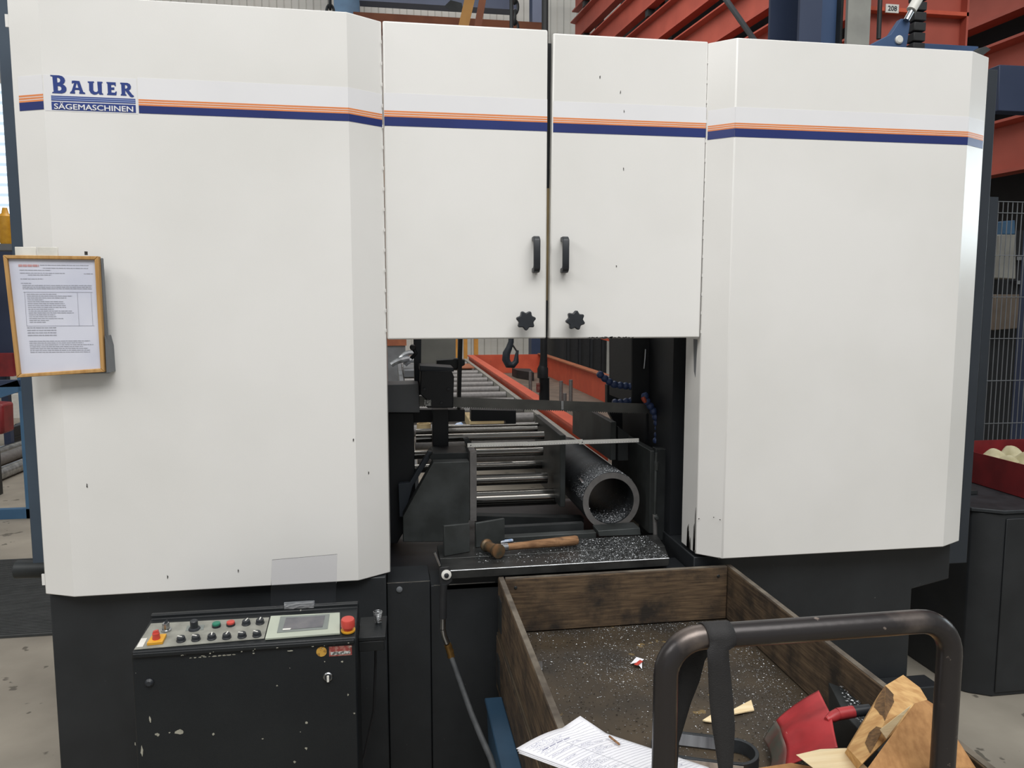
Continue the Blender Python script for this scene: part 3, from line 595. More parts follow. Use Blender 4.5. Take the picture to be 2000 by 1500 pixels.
k = MB().lathe([(.013, 0), (.013, .005), (.0095, .006), (.009, .02), (.008, .023)], on(325, 1233) + pn * .0018, pn, 20).build('rotary_switch', 'steel', cs)
MB().hull([on(325, 1233) + pn * .007 + Vector(c) for c in ((-.008, -.008, 0), (.008, -.008, 0), (.008, .008, 0), (-.008, .008, 0), (-.003, -.008, .018), (.003, .004, .026), (-.001, -.002, .024))]).build('pointer_grip', 'plastic', k, bev=.001)
MB().lathe([(.016, 0), (.014, .004), (.010, .006), (.010, .024), (.008, .026)], on(380, 1230) + pn * .002, pn, 20).build('potentiometer_knob', 'plastic', cs)
oplate([(362, 1234), (397, 1232), (400, 1222), (366, 1224)], .0008, 'bezel_dark', 'scale_plate', .0016)
ms = oplate([(287, 1263), (318, 1260), (326, 1244), (298, 1246)], .008, 'yellow_plastic', 'main_switch', .0016, bev=.001)
MB().lathe([(.010, .009), (.009, .02), (.009, .026)], on(306, 1254), pn, 16).build('switch_base', 'red_plastic', ms)
MB().hull([on(306, 1254) + pn * .016 + Vector(c) for c in ((-.009, -.004, 0), (.009, -.004, 0), (.009, .004, 0), (-.009, .004, 0), (-.007, -.003, .016), (.006, -.003, .019), (.006, .003, .019), (-.007, .003, .016))]).build('switch_grip', 'red_plastic', ms, bev=.002)
oplate([(267, 1266), (279, 1265), (288, 1248), (276, 1249)], .001, 'white_plastic', 'switch_label', .0016)
eb = MB().lathe([(.019, 0), (.019, .004)], on(680, 1233) + pn * .002, pn, 24).build('stop_base', 'yellow_plastic', cs)
MB().lathe([(.012, .004), (.012, .012), (.0185, .014), (.0185, .031), (.0165, .035), (.010, .036)], on(680, 1233) + pn * .002, pn, 28).build('stop_button', 'red_plastic', eb)
# smoked flap hinged behind the screen
fl = MB().prism([(-.352, 2.168, .788), (-.169, 2.168, .796), (-.164, 2.190, .935), (-.345, 2.190, .928)], (0, .004, .0005)).build('flap', 'acrylic', cs, bev=.001)
MB().box(-.312, -.228, 2.1635, 2.1675, .786, .812).build('hinge', 'grey_paint', fl, bev=.001)
for x in (-.312, -.277, -.243): MB().box(x, x + .014, 2.1625, 2.1634, .786, .790).build('hinge_pin', 'white_plastic', fl)
_r = random.Random(31); MB().sheet([[Vector((-.311 + .081 * i / 10, 2.1615 - _r.uniform(0, .003), .793 + .018 * j / 5)) for i in range(11)] for j in range(6)]).build('wrinkled_tape', 'tape', fl, smooth=0, fix=False)
for u, v, rr, m, nm in ((628, 1273, .0135, 'sticker_yellow', 'round_sticker'),):
    q = AT(u, v, CF - .001); MB().lathe([(rr, 0), (rr, .0008)], (q.x, CF - .0002, q.z), (0, -1, 0), 24).build(nm, m, cs)
q0 = AT(643, 1282, CF); q1 = AT(687, 1260, CF); stk = MB().box(q0.x, q1.x, CF - .001, CF - .0001, q0.z, q1.z).build('label_sticker', 'sticker_red', cs)
MB().box(q0.x + .004, q1.x - .004, CF - .0014, CF - .001, q0.z + .004, q0.z + .012).build('label_field', 'sticker', stk)
q = AT(641, 1321, CF); lk = MB().lathe([(.0125, 0), (.0125, .004), (.010, .006)], (q.x, CF, q.z), (0, -1, 0), 24).build('door_lock', 'steel', cs)
MB().lathe([(.009, .006), (.009, .007)], (q.x, CF, q.z), (0, -1, 0), 20).build('lock_core', 'plastic', lk)
MB().box(q.x - .003, q.x + .003, CF - .010, CF - .0065, q.z - .012, q.z + .006).build('lock_tab', 'white_plastic', lk, bev=.001)
q = AT(292, 1333, CF); MB().lathe([(.011, 0), (.011, .003), (.006, .008)], (q.x, CF, q.z), (0, -1, 0), 18).build('lock_plug', 'plastic', cs)
rn = random.Random(11)
for u, v, r_, sx, sz in ((350, 1430, .013, 1.1, .6), (307, 1434, .006, 1, 1), (331, 1431, .003, 1, 1), (417, 1434, .004, 1, 1), (598, 1412, .004, 1, 1), (598, 1462, .004, 1, 1), (293, 1405, .004, .6, 3.2), (277, 1465, .008, .45, 2.8), (264, 1453, .003, .6, 2), (541, 1339, .0025, 1, 1), (513, 1443, .003, 1.5, .6), (680, 1357, .0025, 1, 1.4), (668, 1292, .003, 1, 1), (692, 1393, .003, 1, 1), (634, 1292, .002, 1, 1), (638, 1257, .003, 1.5, .6), (576, 1488, .004, 1, 1)):
    q = AT(u, v, CF); blot(q.x, q.z, r_, CF - .0007, rn, 'chip_pale', cs, sx, sz)
for k in range(30):
    q = AT(rn.uniform(285, 690), 0, CF); blot(q.x, rn.choice([.7535, .7525, .746, .757]), rn.uniform(.0012, .003), CF - .0067 if rn.random() < .6 else CF - .0007, rn, 'chip_pale', cs, rn.uniform(1, 3), .6)
for k in range(10):
    q = AT(372 + 9.4 * k, 1285 - .75 * k, CF); blot(q.x, q.z, rn.uniform(.002, .004), CF - .0007, rn, 'chip_pale', cs, 1.8, .6)
MB().prism([(-.106, 2.10, .722), (-.030, 2.10, .722), (-.026, 2.24, .724), (-.106, 2.24, .724)], (0, 0, -.012)).build('side_shelf', 'console', cs, bev=.002)
MB().box(-.105, -.034, 2.101, 2.106, .680, .709).build('shelf_apron', 'console', cs, bev=.002)
cup = thing('coil_spring', 'small wire spring standing on the black shelf beside the console', 'spring', (-.052, 2.19, .7235))
sp = [Vector((-.052 + .0085 * math.cos(t * .5) * (1 + t * .006), 2.19 + .0085 * math.sin(t * .5) * (1 + t * .006), .7245 + t * .00036)) for t in range(100)]
MB().tube(sp, .0012, 6).build('coil', 'steel', cup); MB().lathe([(.007, 0), (.007, .004), (.004, .006)], (-.052, 2.19, .7235), (0, 0, 1), 12).build('spring_foot', 'steel', cup)
MB().tube([(-.06, 2.2, .70), (-.062, 2.2, .60), (-.07, 2.2, .45), (-.10, 2.24, .3), (-.13, 2.22, .2)], .004, 8).build('signal_cable', 'rubber', cs)

# ================================================================== WASH GUN
wg = thing('wash_gun', 'black wash-down gun with white ring hanging on the trough, grey hose below', 'spray gun', (.15, 2.30, .8))
g = lambda u, v, Y=2.33: AT(u, v, Y)
MB().hull([g(858, 1108), g(878, 1106), g(884, 1135), g(872, 1147), g(858, 1140), g(858, 1108, 2.36), g(884, 1135, 2.36), g(860, 1140, 2.36), g(878, 1106, 2.36)]).build('gun_body', 'rubber', wg, bev=.003)
MB().lathe([(.0155, .0), (.0155, .01), (.008, .013)], g(871.5, 1121, 2.335), (0, -1, 0), 28).build('dial_ring', 'white_plastic', wg)
MB().lathe([(.0075, .0125), (.0075, .016), (.004, .018)], g(871.5, 1121, 2.335), (0, -1, 0), 20).build('dial_centre', 'plastic', wg)
MB().tube([g(867, 1140), g(865.5, 1165), g(865, 1207)], [.011, .0115, .0125], 14).build('grip', 'rubber', wg)
MB().tube([g(859, 1105), g(853, 1090), g(848, 1079)], .004, 10).build('lever', 'steel', wg)
MB().tube([g(865, 1207), g(865, 1228)], .0095, 14).build('swivel', 'steel', wg)
MB().tube([g(865, 1229), g(867, 1240), g(873, 1256)], .0095, 14).build('elbow', 'steel', wg)
MB().tube([g(874, 1258), g(876, 1263), g(877, 1267), g(879, 1272), g(880, 1276), g(881, 1283)], [.011, .0125, .0105, .0125, .0105, .012], 14).build('coupling', 'brass', wg)
hp = [g(881, 1283), g(890, 1308, 2.29), g(903, 1345, 2.21), g(920, 1392, 2.11), g(940, 1440, 2.0), g(958, 1480, 1.92), g(966, 1505, 1.88), (.24, 1.80, .14), (.20, 1.72, .03), (.10, 1.62, .010), (-.05, 1.55, .010)]
MB().tube(hp, .0085, 12).build('hose', 'hose', wg)

# ================================================================== CLIPBOARD
cb = thing('notice_frame', 'ochre wooden frame holding a printed sheet, hung at the left cover\'s edge', 'notice board', (-.93, 2.33, 1.45))
FX = [(-1.052, 1.783), (-.807, 1.782), (-.807, 1.457), (-1.038, 1.444)]; FY = 2.325
def fr_bar(a, b, inn_a, inn_b, nm='frame_bar'):
    MB().prism([(a[0], FY, a[1]), (b[0], FY, b[1]), (inn_b[0], FY, inn_b[1]), (inn_a[0], FY, inn_a[1])], (0, .022, 0)).build(nm, 'frame_wood', cb, bev=.002)
c0 = Vector((-.927, 1.616)); IN = []
for x, z in FX: IN.append((x + (.0105 if x < c0.x else -.0105), z + (.010 if z < c0.y else -.010)))
for i in range(4): fr_bar(FX[i], FX[(i + 1) % 4], IN[i], IN[(i + 1) % 4])
MB().prism([(x, FY + .008, z) for x, z in IN], (0, .006, 0)).build('sheet', 'paper_blue', cb)
MB().prism([(x, FY + .0155, z) for x, z in [(-1.047, 1.778), (-.802, 1.778), (-.7985, 1.452), (-1.034, 1.448)]], (0, .012, 0)).build('backing', 'grey_paint', cb, bev=.002)
for a, b in ((-1.022, -.968), (-.965, -.912)): MB().box(a, b, FY + .004, FY + .008, 1.780, 1.806).build('clear_strip', 'clear', cb, bev=.001)
MB().lathe([(.004, 0), (.004, .01)], (-.845, FY + .02, 1.786), (0, 0, 1), 10).build('hanging_eye', 'scuff', cb)
MB().prism([(-.803, FY + .006, 1.56), (-.797, FY + .006, 1.53), (-.796, FY + .006, 1.455), (-.804, FY + .006, 1.455)], (0, .05, 0)).build('side_bracket', 'grey_paint', cb)
MB().box(-.98, -.86, FY + .028, 2.379, 1.58, 1.63).build('mount', 'grey_paint', cb)
rn = random.Random(5); pr = MB(); prr = MB()
def line(z, x0, x1, h=.0016, mb=None, gaps=True):
    mb = mb or pr; x = x0
    while x < x1:
        wdt = rn.uniform(.004, .013) if gaps else x1 - x0; e = min(x1, x + wdt); mb.box(x, e, FY + .0072, FY + .0078, z, z + h); x = e + .0016
sk = lambda z: (1.78 - z) * .035
line(1.752, -1.018 + sk(1.752), -.965, .006, prr); line(1.756, -.962, -.835); line(1.748, -.955, -.838)
for z, a, b in ((1.742, 0, .08), (1.734, .0, .115), (1.729, .02, .08), (1.733, .165, .188), (1.718, 0, .058), (1.706, 0, .026)): line(z, -1.016 + sk(z) + a, -1.016 + sk(z) + b)
for k in range(3): z = 1.7 - k * .0045; line(z, -1.013 + sk(z), -.832 + sk(z) * .3, .0018)
for k in range(16):
    z = 1.676 - k * .0052; line(z, -1.004 + sk(z), -1.004 + sk(z) + rn.uniform(.04, .12), .0017)
for z in (1.682, 1.588): line(z, -1.012 + sk(z), -.83, .0006, None, False)
for x in (-1.006, -.870, -.834): pr.box(x, x + .0006, FY + .0072, FY + .0078, 1.588, 1.682)
for k in range(4): z = 1.582 - k * .007; line(z, -1.012 + sk(z), -.93, .0026)
for k in range(7): z = 1.545 - k * .0052; line(z, -1.010 + sk(z), -.835 + rn.uniform(-.03, 0), .0018)
o = pr.build('printed_lines', 'print', cb, smooth=0, fix=False); o['kind'] = 'stuff'
o = prr.build('printed_heading', 'print_red', cb, smooth=0, fix=False); o['kind'] = 'stuff'

# ================================================================== TROLLEY AND CRATE
HY = 1.155
tr = thing('trolley', 'hand trolley with bent black pipe handle, carrying the oily plank crate', 'trolley', (.74, 1.75, 0))
xl = AT(1301, 1300, HY).x; xr = AT(1853, 1300, HY).x; zt = AT(1565, 1230, HY).z; rb = .062
path = [Vector((xl, HY, .165)), Vector((xl, HY, zt - rb - .1))]
for k in range(9): a = math.pi - k * math.pi / 16; path.append(Vector((xl + rb + rb * math.cos(a), HY, zt - rb + rb * math.sin(a))))
for k in range(9): a = math.pi / 2 - k * math.pi / 16; path.append(Vector((xr - rb + rb * math.cos(a), HY, zt - rb + rb * math.sin(a))))
path += [Vector((xr, HY, zt - rb - .1)), Vector((xr, HY, .165))]
hb = MB().tube(path, .0205, 24).build('pipe_handle', 'pipe', tr, smooth=50)
MB().box(.336, 1.14, 1.13, 2.40, .165, .187).build('deck', 'crate_y', tr, bev=.003)
for x in (.38, 1.10):
    for y in (1.26, 2.26):
        wh = MB().lathe([(.03, -.02), (.075, -.018), (.078, 0), (.075, .018), (.03, .02)], (x, y, .0785), (1, 0, 0), 24).build('wheel', 'rubber', tr)
        MB().box(x - .03, x + .03, y - .02, y + .02, .08, .164).build('fork', 'pipe', wh)
CX0, CX1, CY0, CY1 = .332, 1.142, 1.20, 2.42
def collar(z0, z1, label, jig):
    t = thing('crate_collar', label, 'crate', ((CX0 + CX1) / 2, (CY0 + CY1) / 2, z0), 'stacked plank collars of the crate'); th = .020
    j = jig
    MB().box(CX0 + th + .001, CX1 - th - .001, CY1 - th - .004, CY1 - .004, z0 + .002, z1).build('end_board', 'crate', t, bev=.004)
    MB().box(CX0 + th + .001, CX1 - th - .001, CY0 + .004, CY0 + th + .004, z0 + .002, z1).build('end_board', 'crate', t, bev=.004)
    for s_, x in ((0, CX0 + j), (1, CX1 - th + j * .3)): MB().box(x, x + th, CY0, CY1, z0 + .002, z1).build('side_board', 'crate_y', t, bev=.004)
    for x in (CX0 + j, CX1 + j * .3):
        for y in (CY0 + .06, CY1 - .06): MB().box(x - (.003 if x < .7 else 0), x + (0 if x < .7 else .003), y - .03, y + .03, z0 + .03, z1 - .05).build('corner_hinge', 'iron_dark', t)
    for u in (CX0 + .055, CX1 - .055): MB().lathe([(.004, 0), (.0055, .001), (.004, .003)], (u, CY1 - th - .004, z1 - .03), (0, -1, 0), 10).build('bolt', 'iron_dark', t)
    return t
del_g = []
c1 = collar(.571, .757, 'topmost of the three stacked brown plank collars, open and strewn with chips', 0.0)
_e = random.Random(41)
for ch in list(c1.children):
    if ch.name.startswith(('side_board', 'end_board')):
        o_ = ORG[ch.name]; hx = max(abs(v.co.x) for v in ch.data.vertices); hy = max(abs(v.co.y) for v in ch.data.vertices)
        MB().box(o_.x - hx + .002, o_.x + hx - .002, o_.y - hy + .002, o_.y + hy - .002, .7565, .7578).build('worn_or_glint_edge', 'crate_top', ch, smooth=0)
fb = [c for c in c1.children if c.name.startswith('end_board')][0]
for u, v, l in ((1105, 1193, 38), (1150, 1204, 70), (1098, 1165, 16), (1170, 1172, 10), (1330, 1190, 22), (1345, 1160, 8), (1260, 1180, 14), (1380, 1168, 10)):
    a_ = AT(u, v, 2.4055); b_ = AT(u + l, v - l * .06, 2.4055); MB().prism([a_, (a_ + b_) / 2 + Vector((0, 0, -.003)), b_, (a_ + b_) / 2 + Vector((0, 0, .002))], (0, .0009, 0)).build('scratch', 'scratch', fb, smooth=0)
c2 = collar(.380, .562, 'middle of the three stacked brown plank collars under the chip tray', -.006)
c3 = collar(.189, .379, 'lowest of the three stacked brown plank collars, resting on the trolley deck', .002)
tag(MB().box(CX0 - .004, CX1 - .001, CY0 + .002, CY1 - .002, .563, .5705).build('plywood_sheet', 'ply', smooth=0), 'dark oily plywood sheet forming the crate bottom, covered with chips', 'board')
FZ = .5715
def f_cr(r):
    while True:
        k = r.random()
        if k < .35: x, y = r.uniform(.37, 1.1), r.uniform(1.3, 2.39)
        elif k < .68: x, y = 1.12 - abs(r.gauss(0, .13)), r.uniform(1.55, 2.35)
        elif k < .88: x, y = r.gauss(.68, .12), r.gauss(2.12, .11)
        else: x, y = r.uniform(.4, 1.1), 2.40 - abs(r.gauss(0, .05))
        if .36 < x < 1.115 and 1.25 < y < 2.395: return (x, y, FZ)
chips('crate_chips', 5600, f_cr, 'chip', 'bright steel chips strewn over the dark crate bottom', .0027, 8)
def f_gr(r):
    while True:
        x = r.uniform(.36, 1.115); y = r.uniform(1.25, 2.395)
        return (x, y, FZ)
chips('wood_crumbs', 2600, f_gr, 'ply', 'small brown wood crumbs over the crate bottom', .0038, 9)
# strap over the bar
def W(u, v, Y): return AT(u, v, Y)
xa = AT(1368, 1230, HY).x; xb = AT(1420, 1226, HY).x
rows = [[W(a + (b - a) * t, v, HY - .024) for t in (0, .33, .66, 1)] for v, a, b in ((1540, 1406, 1430), (1500, 1403, 1431), (1465, 1398, 1433), (1420, 1391, 1435), (1370, 1386, 1432), (1330, 1384, 1428), (1300, 1383, 1425), (1270, 1381, 1423))]
for k in range(0, 9):
    an = R(200 - k * 27.5); rows.append([Vector((xa + .006 * (1 - k / 8) * 1.2 + (xb - xa) * t, HY + .0225 * math.cos(an), zt + .0225 * math.sin(an))) for t in (0, .33, .66, 1)])
rows += [[W(a + (b - a) * t, v, HY + .026) for t in (0, .33, .66, 1)] for v, a, b in ((1290, 1327, 1376), (1330, 1322, 1366), (1370, 1318, 1350), (1410, 1315, 1338), (1450, 1313, 1326), (1500, 1311, 1323), (1540, 1310, 1322))]
so = MB().sheet(rows).build('strap', 'strap', smooth=60, fix=False); sm = so.modifiers.new('thick', 'SOLIDIFY'); sm.thickness = .0022; sm.offset = 0
tag(so, 'black webbing strap slung over the trolley handle', 'strap')

# ------------------------------------------------ things in and on the crate
# writing pad
A_, B_, C_ = ATZ(1008, 1462, .772), ATZ(1133, 1416, .776), ATZ(1385, 1499, .770)
D_ = A_ + (C_ - B_)
def pad(s, t, lift=0):   # s across (A->B), t along (A->D)
    p = A_.lerp(B_, s).lerp(D_.lerp(C_, s), t); c = max(0, s - .72) * max(0, .22 - t); e = .010 * math.sin(s * 3.1) * (1 - t * .7)
    return p + Vector((0, 0, lift + c * .32 + e))
pd = thing('writing_pad', 'white writing pad covered with handwritten rows, lying on the crate\'s near rim', 'paper', (A_ + C_) / 2)
for k, (dz, th) in enumerate(((0, .0012), (-.003, .0015), (-.0055, .002))):
    o = MB().sheet([[pad(i / 14, j / 14, dz - (.0 if k == 0 else .4 * max(0, i / 14 - .72) * max(0, .22 - j / 14) * .32)) + Vector((.002 * k, -.003 * k, 0)) for j in range(15)] for i in range(15)]).build('top_sheet' if k == 0 else 'page', 'paper', pd, smooth=60, fix=False)
    m_ = o.modifiers.new('thick', 'SOLIDIFY'); m_.thickness = th; m_.offset = -1
rn = random.Random(21); ink = MB(); rul = MB()
def stroke(mb, s0, t0, s1, t1, wd=.0008):
    a = pad(s0, t0, .0008); b = pad(s1, t1, .0008); d = (b - a)
    if d.length < 1e-5: return
    n_ = Vector((-d.y, d.x, 0)).normalized() * wd / 2; mb.add([a - n_, b - n_, b + n_, a + n_], [(0, 1, 2, 3)])
for k in range(30):
    t = .05 + k * .031
    n_ = 12
    for q in range(n_): stroke(rul, .05 + q * .9 / n_, t, .05 + (q + 1) * .9 / n_, t, .0005)
for q in range(10): stroke(rul, .42, .18 + q * .08, .42, .26 + q * .08, .0006)
for k in range(29):
    t = .066 + k * .031; s_ = rn.choice([.08, .1, .45]); e = s_ + rn.uniform(.1, .42)
    while s_ < min(e, .92):
        ds = rn.uniform(.008, .02); stroke(ink, s_, t + rn.uniform(-.008, .008), s_ + ds, t + rn.uniform(-.008, .008), .0006)
        s_ += ds * (1.0 if rn.random() < .8 else 2.2)
for q in range(24):
    if q % 6 != 5: stroke(ink, .12 + q * .018, .155, .12 + (q + .8) * .018, .155, .0022)
o = ink.build('handwriting', 'ink', pd, smooth=0, fix=False); o['kind'] = 'stuff'
o = rul.build('ruled_lines', 'print', pd, smooth=0, fix=False); o['kind'] = 'stuff'
a = ATZ(1190, 1438, .785); b = ATZ(1211, 1455, .7825)
tag(MB().tube([a, a.lerp(b, .9), b], [.0022, .0022, .0008], 8).build('pencil_stub', 'handle_wood'), 'short dark pencil lying across the edge of the writing pad', 'pencil')
# steel band ring
rc = Vector((.716, 1.628, .574)); rd = Vector((.932, -.362, 0)).normalized(); rnn = Vector((.362, .932, 0)).normalized(); la, lb = .108, .048
def ov(off, n=40):
    o = []
    for k in range(n):
        a = 2 * math.pi * k / n; c = math.cos(a); s_ = math.sin(a)
        o.append(rc + rd * ((la if c > 0 else -la) * min(1, abs(c) * 4) * .62 + c * (lb + off)) + rnn * (s_ * (lb + off)))
    return o
n = 40; up = Vector((0, 0, .033)); i0 = ov(0); i1 = ov(.009); mb = MB(); vs = i0 + i1 + [p + up for p in i0] + [p + up for p in i1]; fs = []
for k in range(n):
    j = (k + 1) % n; fs += [(k, j, j + n, k + n), (2 * n + k, 3 * n + k, 3 * n + j, 2 * n + j), (k, k + 2 * n, j + 2 * n, j), (n + k, n + j, 3 * n + j, 3 * n + k)]
mb.add(vs, fs); ring = mb.build('steel_link', 'mill', smooth=40, bev=.001); tag(ring, 'oval steel link with polished flanks lying in the crate behind the pad', 'metal ring')
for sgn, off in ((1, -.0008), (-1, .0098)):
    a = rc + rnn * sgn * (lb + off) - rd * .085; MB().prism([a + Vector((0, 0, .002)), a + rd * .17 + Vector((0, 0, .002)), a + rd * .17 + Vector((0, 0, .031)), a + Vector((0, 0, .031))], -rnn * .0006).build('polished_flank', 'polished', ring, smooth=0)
tag(MB().hull([ATZ(u, v, z) for z in (.5725, .60) for u, v in ((1335, 1522), (1400, 1516), (1482, 1520), (1470, 1580), (1330, 1580))]).build('timber_offcut', 'fresh', bev=.002), 'orange-brown timber offcut lying flat just before the oval steel link', 'wood')
# splinters and scraps
def scrap(px, z, th, m, name, label, cat, bend=.004):
    pts = [ATZ(u, v, z) for u, v in px]; cen = sum(pts, Vector()) / len(pts); mb = MB()
    P = [p + Vector((0, 0, bend * ((i % 2) * 1.0))) for i, p in enumerate(pts)]
    return tag(mb.prism(P, (0, 0, th)).build(name, m, bev=.0005), label, cat)
scrap([(1431, 1388), (1467, 1372), (1473, 1389), (1434, 1399)], .573, .004, 'pale', 'wood_splinter', 'pale wood splinter right of the strap on the crate bottom', 'wood')
scrap([(1372, 1409), (1392, 1399), (1392, 1412), (1378, 1413)], .573, .004, 'pale', 'wood_splinter', 'pale wood splinter left of the strap on the crate bottom', 'wood')
pr_ = scrap([(1231, 1297), (1243, 1289), (1258, 1288), (1254, 1297), (1254, 1307), (1243, 1300)], .574, .0008, 'paper', 'paper_scrap', 'crumpled red and white paper scrap on the crate bottom', 'paper scrap', .009)
MB().prism([ATZ(u, v, .5835) for u, v in ((1238, 1298), (1250, 1289), (1256, 1292), (1245, 1300))], (0, 0, .0008)).build('red_patch', 'red_plastic', pr_, smooth=0)
tag(MB().slab([(1047, 1303), (1060, 1302), (1060, 1318), (1049, 1319)], .574, .592).build('steel_offcut', 'steel', bev=.001), 'small square steel offcut beside the crate\'s left board', 'metal scrap')
# black angle block by the right-hand board
ab = thing('angle_block', 'black steel block with chips on top, inside the crate by its right board', 'block', (1.06, 1.63, .572))
MB().hull([Vector(p) for p in ((1.098, 1.74, .68), (1.118, 1.71, .68), (1.118, 1.30, .68), (1.03, 1.30, .668), (1.098, 1.73, .573), (1.118, 1.71, .573), (1.118, 1.30, .573), (.99, 1.30, .573), (1.055, 1.60, .675), (1.04, 1.6, .573))]).build('body', 'iron_dark', ab, bev=.002)
def f_ab(r):
    while True:
        x = r.uniform(1.06, 1.116); y = r.uniform(1.52, 1.72)
        if x > 1.118 - (1.74 - y) * .35: return (x, y, .683)
chips('block_chips', 160, f_ab, 'chip', 'steel chips on the black block by the right crate board', .004, 14)
# shovel
sv = thing('shovel', 'red sheet-steel hand shovel with black handle leaning inside the crate', 'shovel', ATZ(1570, 1430, .6))
def zq(u, v, z): return ATZ(u, v, z)
ctrl = [[zq(1600, 1350, .700), zq(1612, 1374, .706), zq(1624, 1400, .722), zq(1630, 1430, .712), zq(1637, 1461, .704)],
        [zq(1570, 1367, .680), zq(1582, 1390, .684), zq(1590, 1409, .702), zq(1600, 1440, .690), zq(1606, 1470, .682)],
        [zq(1540, 1388, .650), zq(1548, 1405, .652), zq(1553, 1420, .672), zq(1566, 1452, .656), zq(1566, 1486, .650)],
        [zq(1512, 1414, .620), zq(1520, 1428, .622), zq(1524, 1440, .638), zq(1532, 1468, .622), zq(1528, 1502, .616)],
        [zq(1492, 1446, .588), zq(1500, 1458, .588), zq(1504, 1466, .596), zq(1508, 1490, .588), zq(1496, 1524, .582)]]
def cubic(p, t):
    n = len(p) - 1; x = t * n; i = min(int(x), n - 1); f = x - i
    p0, p1, p2, p3 = p[max(i - 1, 0)], p[i], p[i + 1], p[min(i + 2, n)]
    return .5 * ((2 * p1) + (p2 - p0) * f + (2 * p0 - 5 * p1 + 4 * p2 - p3) * f * f + (3 * p1 - p0 - 3 * p2 + p3) * f ** 3)
G = [[cubic([cubic(r_, j / 20) for r_ in ctrl], i / 20) for j in range(21)] for i in range(21)]
for rows_, nm, mt in ((G[:15], 'blade', 'shovel_red'), (G[14:], 'worn_or_glint_edge', 'shovel_worn')):
    o = MB().sheet(rows_).build(nm, mt, sv, smooth=60, fix=False); m_ = o.modifiers.new('thick', 'SOLIDIFY'); m_.thickness = .003
s0 = zq(1626, 1400, .722); s1 = zq(1636, 1395, .724); s2 = zq(1666, 1390, .726); s3 = zq(1698, 1386, .728)
MB().tube([s0.lerp(s1, -1.2), s0, s1], [.006, .012, .0125], 14).build('neck', 'shovel_red', sv)
MB().tube([s1, s2], .0135, 14).build('socket', 'shovel_red', sv)
MB().tube([s2, s3], .0125, 14).build('handle', 'plastic', sv)
# timber lying over the near right corner
def timber(px3, m, label, name='timber_block', down=.09):
    P = [AT(u, v, Y) for u, v, Y in px3]
    return tag(MB().hull(P).build(name, m, bev=.002, smooth=20), label, 'wood')
def plane3(a, b, c): return (a, (b - a).cross(c - a).normalized())
def onp(u, v, pl):
    r = Vector(_ray(u, v)); e = Vector((0, 0, EYE)); return e + r * ((pl[0] - e).dot(pl[1]) / r.dot(pl[1]))
F1 = plane3(AT(1729, 1339, 1.42), AT(1656, 1462, 1.27), AT(1728, 1409, 1.30))
F2 = plane3(AT(1729, 1339, 1.42), AT(1728, 1409, 1.30), AT(1811, 1366, 1.43))
f1 = [onp(u, v, F1) for u, v in ((1729, 1339), (1728, 1409), (1700, 1475), (1684, 1492), (1656, 1462))]
f2 = [onp(u, v, F2) for u, v in ((1764, 1318), (1797, 1343), (1811, 1366), (1786, 1378))]
t1 = MB().hull(f1 + f2 + [p + Vector((.02, .05, -.05)) for p in f1[:1] + f1[-2:] + f2]).build('timber_block', 'fresh', smooth=20)
eyep = Vector((0, 0, EYE)); _n2 = F2[1] if (eyep - F2[0]).dot(F2[1]) > 0 else -F2[1]
MB().prism([onp(u, v, F2) + _n2 * .0003 for u, v in ((1729, 1340), (1736, 1347), (1745, 1357), (1744, 1364), (1746, 1371), (1741, 1381), (1734, 1394), (1728.2, 1408))], _n2 * .0006).build('stain', 'stain', t1, smooth=0)
tag(t1, 'rough fresh timber block with dark stained end, rearmost on the crate corner', 'wood')
_n = F1[1] if (eyep - F1[0]).dot(F1[1]) > 0 else -F1[1]
MB().prism([onp(u, v, F1) + _n * .0003 for u, v in ((1728.8, 1340), (1728.2, 1408), (1724, 1398), (1719, 1396), (1714, 1388), (1707, 1381), (1712, 1368))], _n * .0006).build('stain', 'stain', t1, smooth=0)
MB().prism([onp(u, v, F1) + _n * .0008 for u, v in ((1726, 1424), (1712, 1452), (1700, 1472), (1690, 1452), (1698, 1432), (1712, 1420))], _n * .0006).build('stain', 'stain', t1, smooth=0)
t2 = timber([(1786, 1373, 1.27), (1810, 1366, 1.31), (1829, 1378, 1.29), (1829, 1400, 1.26), (1906, 1500, 1.195), (1915, 1515, 1.195), (1692, 1502, 1.19), (1695, 1512, 1.19), (1800, 1450, 1.30), (1740, 1470, 1.24)], 'fresh2', 'broad brown timber block leaning right of the others, behind the handle post')
tag(MB().hull([AT(u, v, 1.245) for u, v in ((1718, 1425), (1781, 1376), (1748, 1420), (1731, 1444))] + [AT(u, v, 1.255) for u, v in ((1718, 1425), (1781, 1376), (1748, 1420), (1731, 1444))]).build('timber_wedge', 'pale', bev=.001), 'slim pale wood wedge between the two large timber blocks', 'wood')
tag(MB().hull([ATZ(u, v, z) for z in (.758, .782) for u, v in ((1585, 1468), (1602, 1463), (1653, 1461), (1662, 1468), (1700, 1505), (1720, 1535), (1640, 1540), (1605, 1490))] + [ATZ(1554, 1474, .781), ATZ(1560, 1477, .781)]).build('timber_board', 'pale', bev=.001), 'pale split board with torn end, nearest the camera on the crate rim', 'wood')
tag(MB().hull([ATZ(u, v, z) for z in (.715, .742) for u, v in ((1480, 1500), (1545, 1490), (1600, 1500), (1600, 1550), (1480, 1550))]).build('timber_offcut', 'fresh2', bev=.002), 'brown timber offcut under the pale split board', 'wood')
